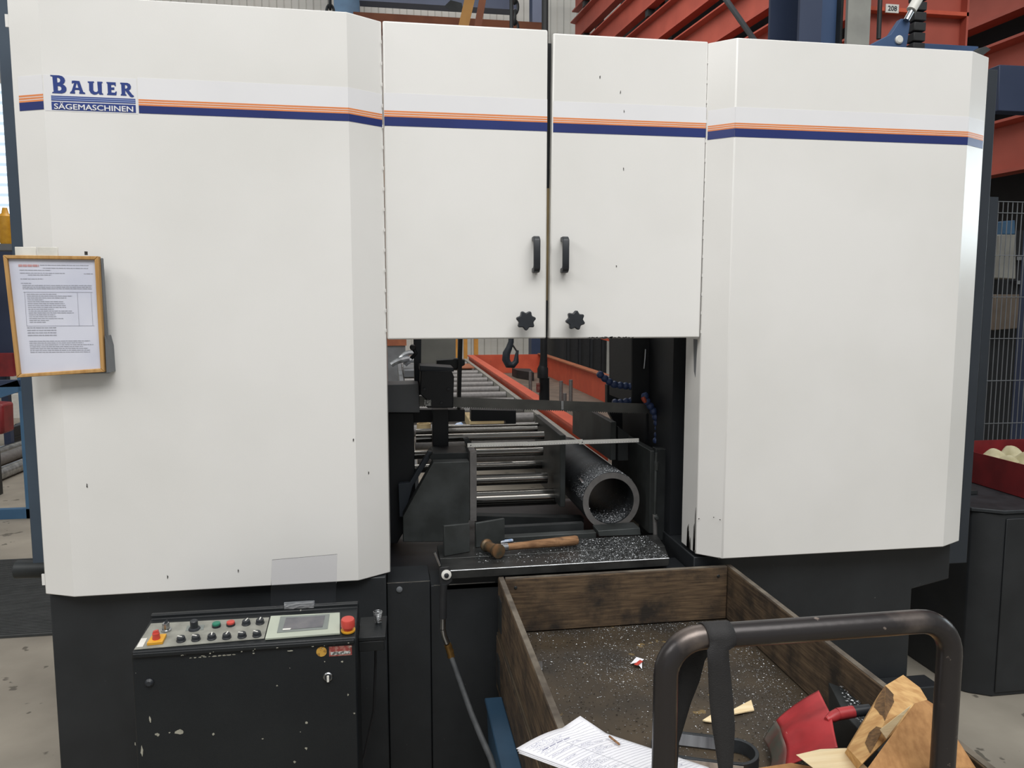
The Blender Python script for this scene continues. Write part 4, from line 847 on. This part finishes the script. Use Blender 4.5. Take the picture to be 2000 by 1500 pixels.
# slim blue tub beside the crate
tbn = MB().hull([(x, y, z) for x, y, z in ((.275, 1.80, .41), (.324, 1.80, .41), (.275, 2.28, .41), (.324, 2.28, .41), (.29, 1.83, .0), (.32, 1.83, .0), (.29, 2.25, .0), (.32, 2.25, .0))]).build('blue_tub', 'bin', bev=.006)
tag(tbn, 'slim blue plastic tub on the floor at the crate\'s left side', 'tub')
MB().box(.270, .326, 1.795, 2.285, .405, .418).build('rim', 'bin', tbn, bev=.004)

# ================================================================== RIGHT OF THE SAW
cab = thing('control_cabinet', 'tall black cabinet with chamfered corner at the saw\'s right', 'cabinet', (2.75, 3.2, 0))
MB().prism([(3.3, 2.735, 0), (2.475, 2.735, 0), (2.405, 2.775, 0), (2.38, 2.80, 0), (2.38, 3.62, 0), (3.3, 3.62, 0)], (0, 0, .79)).build('carcass', 'black', cab, bev=.006)
MB().prism([(3.32, 2.725, .791), (2.47, 2.725, .791), (2.37, 2.79, .791), (2.37, 3.63, .791), (3.32, 3.63, .791)], (0, 0, .016)).build('cabinet_top', 'mill', cab, bev=.003)
MB().prism([(2.485, 2.728, .02), (3.28, 2.728, .02), (3.28, 2.728, .77), (2.485, 2.728, .77)], (0, .006, 0)).build('cabinet_door', 'black', cab, bev=.004)
tag(MB().box(2.46, 2.56, 2.98, 3.03, .808, .826).build('steel_bar', 'iron_dark', bev=.002), 'short black bar lying on the cabinet before the red tray', 'bar')
ty = thing('red_tray', 'deep red metal tray on top of the black cabinet, holding rags', 'tray', (2.9, 3.2, .808))
tx0, tx1, ty0, ty1, tz0, tz1 = 2.70, 3.25, 2.80, 3.46, .81, .955
for a in ((tx0, tx0 + .004, ty0, ty1), (tx1 - .004, tx1, ty0, ty1)): MB().box(a[0], a[1], a[2], a[3], tz0, tz1).build('side', 'red_tray', ty)
for a in ((tx0 + .004, tx1 - .004, ty0, ty0 + .004), (tx0 + .004, tx1 - .004, ty1 - .004, ty1)): MB().box(*a, tz0, tz1).build('end', 'red_tray', ty)
MB().box(tx0 + .004, tx1 - .004, ty0 + .004, ty1 - .004, tz0, tz0 + .004).build('tray_bottom', 'red_tray', ty)
rn = random.Random(4)
rag = MB().sheet([[Vector((2.74 + .36 * i / 16, 2.86 + .5 * j / 16, .90 + .055 * math.sin(i * .9 + j * .35) * math.cos(j * .8 - i * .2) + rn.uniform(-.012, .012))) for j in range(17)] for i in range(17)]).build('rag', 'rag', smooth=60, fix=False)
rag.modifiers.new('soft', 'SUBSURF').levels = 1; m_ = rag.modifiers.new('thick', 'SOLIDIFY'); m_.thickness = .004; tag(rag, 'crumpled cream cotton rag heaped in the red tray', 'rag')
# mesh fence behind
fe = thing('mesh_fence', 'dark welded wire mesh guard fence behind the cabinet', 'fence', (3.4, 3.76, 0))
FYY = 3.76; x0 = AT(1928, 600, FYY).x; zb_ = .55; zt_ = AT(1965, 394, FYY).z
for k in range(30): x = x0 + .029 * k; MB().bar((x, FYY, zb_), (x, FYY, zt_), .0035, .0035, up=(1, 0, 0)).build('upright_wire', 'grey_paint', fe, smooth=0)
zz = [AT(1965, v, FYY).z for v in (394, 416, 499, 580, 661, 743, 826)]
for z in zz: MB().bar((x0, FYY - .004, z), (x0 + .87, FYY - .004, z), .004, .004).build('cross_wire', 'grey_paint', fe, smooth=0)
for x in (x0 - .045, x0 + .88): MB().box(x, x + .05, FYY - .025, FYY + .025, 0, zt_ + .02).build('fence_post', 'dark_blue_grey', fe)
mc = thing('grey_machine', 'pale grey switch box on dark machine behind the wire mesh fence', 'machine', (4.1, 4.6, 0))
MB().pp([(1925, 450), (2060, 450), (2060, 1080), (1915, 1080)], 4.6, 4.9).build('casing', 'deep', mc)
MB().pp([(1952, 458), (1985, 458), (1984, 545), (1951, 543)], 4.45, 4.58).build('switch_box', 'panel_grey', mc, bev=.005)
MB().pp([(1958, 432), (1983, 430), (1983, 458), (1958, 458)], 4.48, 4.58).build('blue_cap', 'teal_blue', mc, bev=.005)
MB().pp([(1945, 575), (2010, 575), (2010, 640), (1940, 645)], 4.48, 4.599).build('cover_box', 'tread', mc, bev=.005)
for v in (501, 548, 628): MB().pp([(1986, v), (2020, v), (2020, v + 7), (1986, v + 7)], 4.55, 4.599).build('vent_strip', 'steel', mc)

# ================================================================== RACK OF RED BEAMS (hall right, turned 5.7 degrees)
dv = Vector((-.0995, .995, 0)); nv = Vector((-.995, -.0995, 0))      # along the rack / towards the camera side
def ibeam(L0, h0, h1, s0, s1, label, idx):
    base = nv * -L0
    def pt(s, d, z): return base + dv * s + nv * d + Vector((0, 0, EYE + z))
    prof = [(.07, h0), (.07, h0 + .025), (0, h0 + .035), (0, h1 - .035), (.10, h1 - .02), (.10, h1), (-.10, h1), (-.10, h1 - .02), (-.014, h1 - .035), (-.014, h0 + .035), (-.07, h0 + .025), (-.07, h0)]
    return tag(MB().prism([pt(s0, d, z) for d, z in prof], dv * (s1 - s0)).build('red_steel_beam', 'red_beam', smooth=20), label, 'steel beam', 'red beams in the storage rack')
LR = 5.2
ords = ['lowest', 'second lowest', 'third', 'fourth', 'fifth', 'sixth', 'seventh', 'eighth', 'ninth', 'tenth']
hs = [.99 + .59 * k for k in range(10)]
for i, h in enumerate(hs): ibeam(LR, h, h + .40, 3.0, 15, f'long red steel beam in the rack, {ords[i]} from the bottom', i)
rk = thing('storage_rack', 'dark steel stanchions carrying the stacked red beams', 'rack', (4.6, 8, 0))
for s_ in (4.6, 8.0, 11.5, 14.4):
    c = nv * -(LR + .28) + dv * s_; MB().bar(c, c + Vector((0, 0, 9)), .22, .12, up=(1, 0, 0)).build('stanchion', 'iron_dark', rk, smooth=0)
    for h in hs: MB().bar(c + nv * .12 + Vector((0, 0, EYE + h - .06)), c + nv * .33 + Vector((0, 0, EYE + h - .06)), .1, .10).build('arm', 'iron_dark', rk, smooth=0)
back = nv * -(LR + .75)
MB().prism([back + dv * 3.4, back + dv * 14.5, back + dv * 14.5 + Vector((0, 0, 9)), back + dv * 3.4 + Vector((0, 0, 9))], -nv * .05).build('back_sheet', 'deep', rk, smooth=0)
a = AT(1410, -12, 4.3); b = AT(1478, 85, 4.3)
tag(MB().tube([a + (a - b) * .4, b + (b - a) * .3], .016, 10).build('brace_rod', 'grey_paint'), 'thin grey diagonal brace rod crossing before the red beams', 'rod')
# blue hall column
hc_ = thing('hall_column', 'blue steel column with pale flange just behind the right cover', 'column', AT(1625, 60, 3.6) * Vector((1, 1, 0)) if False else (AT(1625, 60, 3.6).x, 3.7, 0))
x0, x1, x2, x3 = (AT(u, 60, 3.6).x for u in (1561, 1604, 1650, 1694))
MB().box(x0, x1, 3.6, 3.62, 0, 5).build('flange', 'navy', hc_); MB().box(x1 - .004, x2 - .01, 3.66, 3.68, 0, 5).build('web', 'blue_col', hc_)
MB().box(x2 - .012, x2, 3.62, 3.72, 0, 5).build('cable_strip', 'iron_dark', hc_); MB().box(x2, x3, 3.58, 3.60, 0, 5).build('front_flange', 'panel_grey', hc_)
MB().box(x0, x3, 3.90, 3.92, 0, 5).build('rear_flange', 'navy', hc_)
# red cross beam with number plate
cbm = thing('cross_beam', 'red cross beam carrying a small numbered plate, right of the blue column', 'steel beam', AT(1790, 60, 4.0))
pA, pB = AT(1690, 22, 4.0), AT(1879, 40, 4.0)
MB().box(pA.x, pB.x, 4.0, 4.03, pB.z - .18, pA.z + .16).build('web', 'red_beam', cbm)
MB().box(pA.x, pB.x, 3.95, 4.03, pB.z + .005, pB.z + .025).build('lip', 'orange', cbm)
MB().box(pB.x - .012, pB.x, 3.95, 4.0, pB.z - .18, pA.z + .16).build('end_plate', 'red_beam', cbm)
MB().box(pA.x, pB.x, 3.94, 4.04, pA.z + .161, pA.z + .30).build('upper_flange', 'iron_dark', cbm)
q0, q1 = AT(1730, 24, 3.94), AT(1756, 9, 3.94)
pl_ = MB().box(q0.x, q1.x, 3.940, 3.946, q0.z, q1.z).build('number_plate', 'white_plastic', cbm)
plain_text('208', (q1.z - q0.z) * .6, (q1.x - q0.x) * .7, (q0.x + (q1.x - q0.x) * .15, 3.9395, q0.z + (q1.z - q0.z) * .2), (1, 0, 0), (0, 0, 1), 'plastic', pl_, depth=0.0006, bold=.02)
a = AT(1718, -8, 3.9); b = AT(1716, 76, 3.9); tag(MB().tube([a + Vector((0, 0, .3)), b], .012, 8).build('vertical_rod', 'iron_dark'), 'thin dark vertical rod before the red cross beam', 'rod')
# crane bracket, turnbuckle, energy chain, blue bar
ck = thing('crane_bracket', 'blue triangular gusset with white bolt and turnbuckle above the right cover', 'bracket', AT(1740, 80, 3.0))
MB().pp([(1688, 93), (1740, 66), (1760, 36), (1774, 36), (1778, 45), (1771, 92), (1771, 110), (1688, 110)], 3.0, 3.03).build('gusset', 'blue_col', ck, bev=.003)
q = AT(1755, 78, 3.0); MB().lathe([(.017, 0), (.017, .006), (.012, .010)], q, (0, -1, 0), 18).build('bolt', 'white_plastic', ck)
MB().tube([AT(1770, 40, 2.99), AT(1781, 20, 2.99)], .012, 12).build('turnbuckle', 'steel', ck); MB().tube([AT(1780, 20, 2.99), AT(1800, -14, 2.99)], .02, 12).build('turnbuckle_body', 'white_plastic', ck)
ec = thing('energy_chain', 'black cable drag chain hanging above the right cover', 'chain', AT(1798, 90, 3.1))
for k in range(9): z = AT(1798, 100, 3.1).z + k * .042; x = AT(1797, 60, 3.1).x; MB().box(x - .028, x + .028, 3.1, 3.15, z, z + .036).build('chain_link', 'rubber', ec, bev=.004)
bl = AT(1808, 88, 3.2); br = AT(1911, 97, 3.2)
tag(MB().box(bl.x - .05, br.x, 3.2, 3.579, bl.z - .08, bl.z + .008).build('crane_rail', 'blue_col', bev=.003), 'short blue rail just above the right cover\'s top edge', 'rail')
tag(MB().hull([AT(u, v, 2.52) for u, v in ((1910, 94), (1926, 90), (1936, 96))] + [Vector((x, y, 2.485)) for x, y in ((1.95, 2.5), (2.02, 2.5), (2.02, 2.56), (1.96, 2.56))]).build('cable_end', 'iron_dark', bev=.002), 'dark frayed clamp at the right cover\'s top corner', 'clamp')
_b = MB().pp([(1952, 126), (2080, 132), (2080, 222), (1950, 216)], 3.9, 3.98).build('blue_crossbar', 'navy', bev=.004); _q = AT(2070, 222, 3.98)
MB().box(_q.x - .09, _q.x + .0, 3.99, 4.08, 0, _q.z + .2).build('post', 'navy', _b)
tag(_b, 'dark blue crossbar right of the saw, before the red beams', 'rail')

# ================================================================== SEEN THROUGH AND OVER THE SAW
trg = thing('stock_trough', 'long orange steel trough running away behind the saw, pins standing in it', 'trough', (1.8, 8, 0))
MB().box(1.19, 1.215, 4.2, 12.0, .55, .83).build('left_wall', 'orange', trg); MB().box(1.17, 1.27, 4.2, 12.0, .83, .85).build('left_flange', 'orange', trg)
MB().box(2.33, 2.36, 7.4, 12.0, .52, .85).build('right_wall', 'orange', trg); MB().box(2.29, 2.39, 7.4, 12.0, .851, .866).build('right_flange', 'rust', trg)
MB().box(1.216, 2.329, 11.98, 12.0, .55, .85).build('end_wall', 'orange', trg); MB().box(1.216, 2.329, 4.2, 11.97, .52, .56).build('trough_floor', 'tread', trg)
for k, y in enumerate((5.4, 7.5, 9.6, 11.6)): MB().box(1.25, 2.32, y - .06, y + .06, .1, .519).build('trestle', 'iron_dark', trg)
for (u, v0, v1, Y) in ((1036, 747, 725, 8.8), (1096, 760, 744, 8.2), (1115, 785, 742, 7.6), (1103, 785, 768, 7.4)):
    a = AT(u, v1, Y); MB().tube([(a.x, Y, .561), (a.x, Y, max(a.z, .62))], .02, 8).build('stake', 'cut_steel', trg)
tag(MB().slab([(1000, 719), (1035, 720), (1043, 728), (1010, 723)], .68, .565).build('scrap_plate', 'iron_dark'), 'dark scrap plate lying at the far end of the orange trough', 'metal scrap')
rc_ = thing('roller_conveyor', 'steel roller conveyor running back behind the saw, left of the orange trough', 'conveyor', (.63, 8, 0))
r0 = MB().tube([(.14, 4.5, .74), (1.11, 4.5, .74)], .045, 16).build('roller', 'cut_steel', rc_)
for k in range(1, 15):
    c = r0.copy(); COL.objects.link(c); c.parent = rc_; c.location = Vector(r0.location) + Vector((0, .5 * k, 0)); ORG[c.name] = ORG[r0.name] + Vector((0, .5 * k, 0))
for x in (.08, 1.115): MB().box(x, x + .045, 3.9, 12, .60, .79).build('side_rail', 'panel_grey' if x > 1 else 'grey_paint', rc_)
for x in (.08, 1.115):
    for y in (4.6, 7.6, 10.6): MB().box(x, x + .045, y, y + .06, 0, .599).build('leg', 'grey_paint', rc_)
tag(MB().box(.16, 1.09, 10.2, 10.9, .786, .80).build('plank_cover', 'rust'), 'brown plank lying across the far rollers of the conveyor', 'board')
rm = thing('red_topped_bench', 'grey bench with red top far behind, at the opening\'s left edge', 'bench', (.1, 13, 0))
_a, _b = AT(745, 664, 13.6), AT(794, 675, 13.6); MB().box(_a.x, _b.x, 13.6, 14.4, _b.z, _a.z + .12).build('red_top', 'rust', rm); MB().box(_a.x + .02, _b.x - .02, 13.62, 14.38, 0, _b.z - .001).build('bench_body', 'grey_paint', rm)
tag(MB().box(.14, .62, 9.1, 10.15, .787, .868).build('scrap_box', 'grey_paint', bev=.005), 'low grey box on the far conveyor rollers, carrying bent strips', 'box')
for i_, (u0, v0, u1, v1, um, vm, Y_) in enumerate(((782, 700, 812, 690, 792, 686, 10.05), (790, 712, 813, 705, 800, 699, 9.4), (764, 712, 800, 700, 778, 702, 9.3))):
    a, b, m0 = AT(u0, v0, Y_), AT(u1, v1, Y_), AT(um, vm, Y_)
    pts = [(a * (1 - t) ** 2 + m0 * 2 * t * (1 - t) + b * t * t) for t in [k / 10 for k in range(11)]]; mz = min(p.z for p in pts); pts = [p + Vector((0, 0, .81 - mz)) if False else p for p in pts]
    rows_ = [[p, p + Vector((0, .10, .0))] for p in pts] + []
    o_ = MB().tube(pts, .035, 8).build('bent_steel_strip', 'steel'); tag(o_, ['upper bent steel strip heaped on the far conveyor end', 'lower bent steel strip heaped on the far conveyor end', 'longest bent steel strip reaching left on the far conveyor'][i_], 'metal scrap')
# overhead crane girder the hook and pendant hang from
cg = thing('crane_girder', 'navy overhead crane girder above the saw, out of sight overhead', 'girder', (0, 3.9, 5.0))
MB().box(-3.6, 3.2, 3.7, 4.06, 5.001, 5.35).build('girder_beam', 'navy', cg); MB().box(-3.5, -3.3, 3.75, 3.95, 0, 5.0).build('girder_post', 'navy', cg)
# hook and pendant
hk = thing('crane_hook', 'dark crane hook hanging behind the doors', 'hook', AT(1000, 690, 4.0))
HYk = 4.0; hp_ = [(999, 640), (998, 668), (994, 680), (989, 690), (988, 702), (993, 712), (1002, 713), (1008, 706), (1009, 694), (1011, 684)]
MB().tube([AT(u, v, HYk) for u, v in hp_], [.012, .015, .017, .020, .021, .021, .018, .015, .010, .006], 14).build('hook_body', 'dark_blue_grey', hk)
MB().tube([AT(999, 645, HYk), Vector((AT(999, 645, HYk).x, HYk, 5.0))], .010, 8).build('cable', 'iron_dark', hk)
MB().tube([AT(1000, 672, HYk), AT(1009, 686, HYk), AT(1007, 700, HYk)], .005, 8).build('safety_latch', 'steel', hk)
pe = thing('pendant_control', 'black hanging pendant switch with pink button behind the saw band', 'remote control', AT(1063, 740, 3.8))
PYk = 3.8; pc = AT(1061, 700, PYk)
MB().tube([AT(1061, 715, PYk), AT(1062, 700, PYk) , Vector((pc.x, PYk, 5.0))], [.022, .018, .014], 12).build('cable', 'rubber', pe)
MB().tube([AT(1060, 712, PYk), AT(1060, 720, PYk), AT(1060, 738, PYk)], [.018, .028, .028], 12).build('bell', 'rubber', pe)
MB().tube([AT(1063, 738, PYk), AT(1063, 740, PYk), AT(1063, 784, PYk)], [.028, .026, .027], 12).build('grip', 'rubber', pe)
MB().tube([AT(1051, 748, PYk - .02), AT(1051, 766, PYk - .02)], .010, 10).build('button', 'sticker_red', pe)
# far clutter behind the rods
tag(MB().lathe([(.04, 0), (.046, .004), (.046, .085), (.038, .085), (.036, .01)], (AT(828, 838, 5.0).x, 5.0, .787), (0, 0, 1), 24).build('cardboard_tube', 'card', smooth=40), 'pale round cardboard tube standing behind the guide rods at left', 'tube')
tag(MB().hull([AT(u, v, Y) for Y in (5.2, 5.3) for u, v in ((884, 833), (892, 826), (901, 824), (905, 834))] + [Vector((AT(u, 838, 5.25).x, y, .786)) for u in (884, 912) for y in (5.15, 5.3)]).build('printed_cloth', 'cloth_blue', bev=.004), 'blue and white crumpled cloth behind the guide rods', 'cloth')
bx = thing('beige_box', 'beige cardboard box behind the guide rods, below the bridge', 'box', (.72, 5.4, .787))
_c0, _c1 = AT(917, 822, 5.2), AT(1000, 819, 5.2); MB().box(_c0.x, _c1.x, 5.2, 5.6, .787, _c1.z).build('carton', 'card', bx, bev=.006)
MB().box(_c0.x + .02, _c0.x + .2, 5.18, 5.199, .79, .815).build('carton_flap', 'paper', bx)
# far dark container and yellow beams
dc = thing('dark_container', 'large dark container standing beyond the orange trough', 'container', (3.1, 13.5, 0))
MB().box(2.85, 3.6, 12.6, 14.4, 0, 2.0).build('container_body', 'rubber', dc, bev=.01)
for k in range(4): MB().box(2.9 + .2 * k, 2.94 + .2 * k, 12.55, 12.6, .1, 1.9).build('rib', 'deep', dc)
_gx = AT(1230, 676, 8.0).x; tag(MB().pp([(1160, 655), (1232, 655), (1232, 677), (1180, 664)], 8.0, 8.1).build('orange_gusset', 'orange'), 'orange gusset plate seen just under the right door', 'plate')
MB().box(_gx - .012, _gx + .012, 8.0, 8.03, 0, AT(1230, 676, 8.0).z).build('gusset_post', 'grey_paint', bpy.data.objects['orange_gusset'])
yb = thing('yellow_stop', 'small yellow steel stop beside the black saw head', 'stop block', AT(1235, 745, 8.2))
MB().pp([(1241, 708), (1250, 708), (1249, 741), (1240, 741)], 8.2, 8.26).build('upright', 'yellow_steel', yb); _q = AT(1245, 741, 8.2); MB().box(_q.x - .02, _q.x + .02, 8.2, 8.26, 0, _q.z - .001).build('leg', 'yellow_steel', yb); MB().pp([(1215, 726), (1240, 727), (1240, 739), (1215, 739)], 8.21, 8.26).build('foot', 'yellow_steel', yb); MB().pp([(1222, 730), (1238, 731), (1238, 737), (1222, 737)], 8.2, 8.209).build('slot', 'rust', yb)
yp = thing('yellow_gantry', 'yellow gantry posts standing far behind the saw', 'gantry', (.9, 13, 0))
for u0, u1, nm in ((886, 894, 'post'), (906, 913, 'post'), (926, 934, 'post')):
    x0, x1 = AT(u0, 680, 13).x, AT(u1, 680, 13).x; MB().box(x0, x1, 13, 13.08, 0, 4.2).build(nm, 'yellow_steel', yp)
MB().box(.55, 1.9, 13.09, 13.2, 3.6, 3.9).build('lintel', 'yellow_steel', yp)
ncx0, ncx1 = AT(1038, 680, 13.5).x, AT(1063, 680, 13.5).x
tag(MB().box(ncx0, ncx1, 13.5, 13.8, 0, 8.5).build('navy_column', 'navy'), 'dark navy hall column between the two doors\' gap, far behind', 'column')
bcx0, bcx1 = AT(652, 10, 16).x, AT(702, 10, 16).x
tag(MB().box(bcx0, bcx1, 16, 16.3, 0, 9).build('blue_column', 'teal_blue'), 'blue hall column rising above the left cover', 'column')
a = AT(702, 3, 15.5); b = AT(890, 12, 15.5); tag(MB().box(a.x, b.x + 1.2, 15.5, 15.8, b.z, b.z + .5).build('navy_girder', 'navy'), 'navy roof girder running right from the blue column', 'girder')
a = AT(690, 30, 7.0); b = AT(1060, 52, 7.0); tag(MB().box(a.x, b.x, 7.0, 7.15, b.z - .1, b.z + .035).build('brown_rail', 'rust'), 'brown rail just above the left door\'s top edge', 'rail')
for x in (a.x + .01, a.x + .14): MB().box(x, x + .1, 7.02, 7.12, 0, b.z - .101).build('rail_post', 'rust', bpy.data.objects['brown_rail'])
for (ua, ub, lab) in ((905, 925, 'left of two slanting yellow-brown poles above the left door'), (933, 944, 'right of two slanting yellow-brown poles above the left door')):
    a = AT(ua, 52, 6.0); b = AT(ub - 7 if ua < 910 else ub - 1, -4, 6.0); d = (b - a)
    tag(MB().bar(a - d * .6, a + d * 3, .075 if ua < 910 else .05, .06, up=(0, 1, 0)).build('slanting_pole', 'yellow_steel' if ua < 910 else 'rust'), lab, 'pole')
def chain(u, vb, Y, n, sc, label):
    t = thing('hoist_chain', label, 'chain', AT(u, vb, Y)); x = AT(u, vb, Y).x; z = AT(u, vb, Y).z - sc
    for k in range(n):
        pts = []; 
        for i in range(17):
            an = 2 * math.pi * i / 16; dx = .32 * sc * math.cos(an); dz = .62 * sc * math.sin(an)
            pts.append(Vector((x + (dx if k % 2 else 0), Y + (0 if k % 2 else dx), z + k * sc * .9 + dz)))
        MB().tube(pts, sc * .13, 6, caps=False).build('link', 'iron_dark', t)
chain(1005, 52, 5.0, 14, .07, 'dark hoist chain hanging above the left door'); chain(645, 22, 5.0, 9, .07, 'dark hoist chain hanging beside the blue column, above the left cover')
tag(MB().hull([AT(u, v, 8) for u, v in ((868, 12), (880, 22), (905, 24), (902, 6), (880, 0))] + [AT(890, 10, 8.2)]).build('hoist_block', 'iron_dark'), 'dark hoist block beneath the navy girder', 'hoist')

# ================================================================== LEFT OF THE SAW
fs = thing('blue_stand', 'blue steel stand with diagonal brace at the far left', 'stand', (-3.2, 6.3, 0))
sx = AT(50, 860, 6.3).x; zt2 = AT(47, 750, 6.3).z
MB().box(sx - .03, sx + .03, 6.3, 6.36, 0, zt2 + .4).build('post', 'teal_blue', fs)
MB().box(sx - 1.2, sx + .03, 6.3, 6.36, .0, .075).build('foot_rail', 'teal_blue', fs)
MB().bar(AT(42, 752, 6.33), AT(-120, 805, 6.33), .06, .085).build('brace', 'teal_blue', fs)
MB().bar(AT(44, 748, 6.33) , AT(-120, 752, 6.33), .06, .05).build('top_rail', 'navy', fs)
tag(MB().box(-2.95, -1.20, 4.0, 5.25, .001, .012).build('floor_mat', 'mat', smooth=0), 'dark ribbed rubber mat on the floor left of the saw', 'mat')
mt = [o for o in bpy.data.objects if o.name == 'floor_mat'][0]
rb_ = MB()
for k in range(60): y = 4.02 + k * .0204; rb_.box(-2.94, -1.21, y, y + .009, .012, .016)
o = rb_.build('mat_ribs', 'mat', mt, smooth=0); o['kind'] = 'stuff'
for i, (u0, v0, u1, v1, lab) in enumerate(((10, 835, 28, 862, 'near black crate on the floor at the far left'), (28, 828, 45, 860, 'far black crate on the floor behind the blue stand'))):
    a = AT(u0, v0, 9.4 + i); b = AT(u1, v1, 9.4 + i); t = thing('black_crate', lab, 'crate', ((a.x + b.x) / 2, 9.6 + i, 0))
    MB().box(a.x, b.x, 9.4 + i, 9.9 + i, 0, a.z).build('crate_body', 'deep', t, bev=.01); MB().box(a.x - .01, b.x + .01, 9.39 + i, 9.91 + i, a.z * .5, a.z * .56).build('crate_rim', 'iron_dark', t)
for i, (va, vb, r, m, lab) in enumerate(((888, 868, .05, 'steel', 'farthest of three shiny steel bars on the floor at far left'), (908, 882, .06, 'cut_steel', 'middle of three steel bars on the floor at far left'), (938, 908, .06, 'steel', 'nearest of three shiny steel bars on the floor at far left'))):
    a = ATZ(-60, va + 12, r + .001); b = ATZ(43, vb, r + .001)
    tag(MB().tube([a, b], r, 14).build('steel_bar', m), lab, 'bar', 'bars lying at far left')
_q = AT(-6, 852, 7.1); rdm = MB().pp([(-30, 788), (5, 790), (7, 848), (-30, 852)], 7.0, 7.2).build('red_drum', 'red_tray', bev=.02); MB().box(_q.x - .2, _q.x - .02, 7.02, 7.18, 0, _q.z).build('drum_stand', 'iron_dark', rdm); tag(rdm, 'red metal drum edge at the photo\'s far left, above the bars', 'drum')
tag(MB().box(AT(5, 800, 12).x, AT(46, 800, 12).x, 12, 12.1, 0, AT(20, 770, 12).z).build('white_board', 'white_plastic'), 'white board standing far behind the blue stand', 'board')
dm = thing('dark_machine', 'dark navy machine with red trim behind the notice frame', 'machine', (-4.4, 9, 0))
MB().box(AT(-40, 600, 9).x, AT(45, 600, 9).x, 9, 9.6, .9, AT(20, 482, 9).z).build('housing', 'navy', dm, bev=.02)
MB().box(AT(-40, 690, 8.9).x, AT(25, 690, 8.9).x, 8.88, 8.98, AT(10, 735, 8.9).z, AT(10, 690, 8.9).z).build('red_trim', 'red_tray', dm)
_h0, _h1 = AT(-40, 600, 9).x, AT(45, 600, 9).x
for x in (_h0 + .01,): MB().box(x, x + .07, 9.30, 9.38, 0, .899).build('leg', 'navy', dm)
q = AT(12, 448, 8.0); tag(MB().lathe([(.05, -.14), (.06, -.12), (.06, .12), (.03, .15), (.02, .20)], q, (0, 0, 1), 16).build('yellow_canister', 'yellow_plastic'), 'yellowish canister high up at the photo\'s left edge', 'canister')
MB().box(q.x - .3, q.x + .1, 7.9, 8.1, q.z - .2, q.z - .141).build('canister_shelf', 'grey_paint')
tag(bpy.data.objects['canister_shelf'], 'small grey bracket shelf under the yellow canister', 'shelf')
tag(MB().box(-4.6, -4.45, 7.95, 8.1, 0, q.z - .2).build('shelf_post', 'grey_paint'), 'grey post carrying the small bracket shelf at far left', 'post')
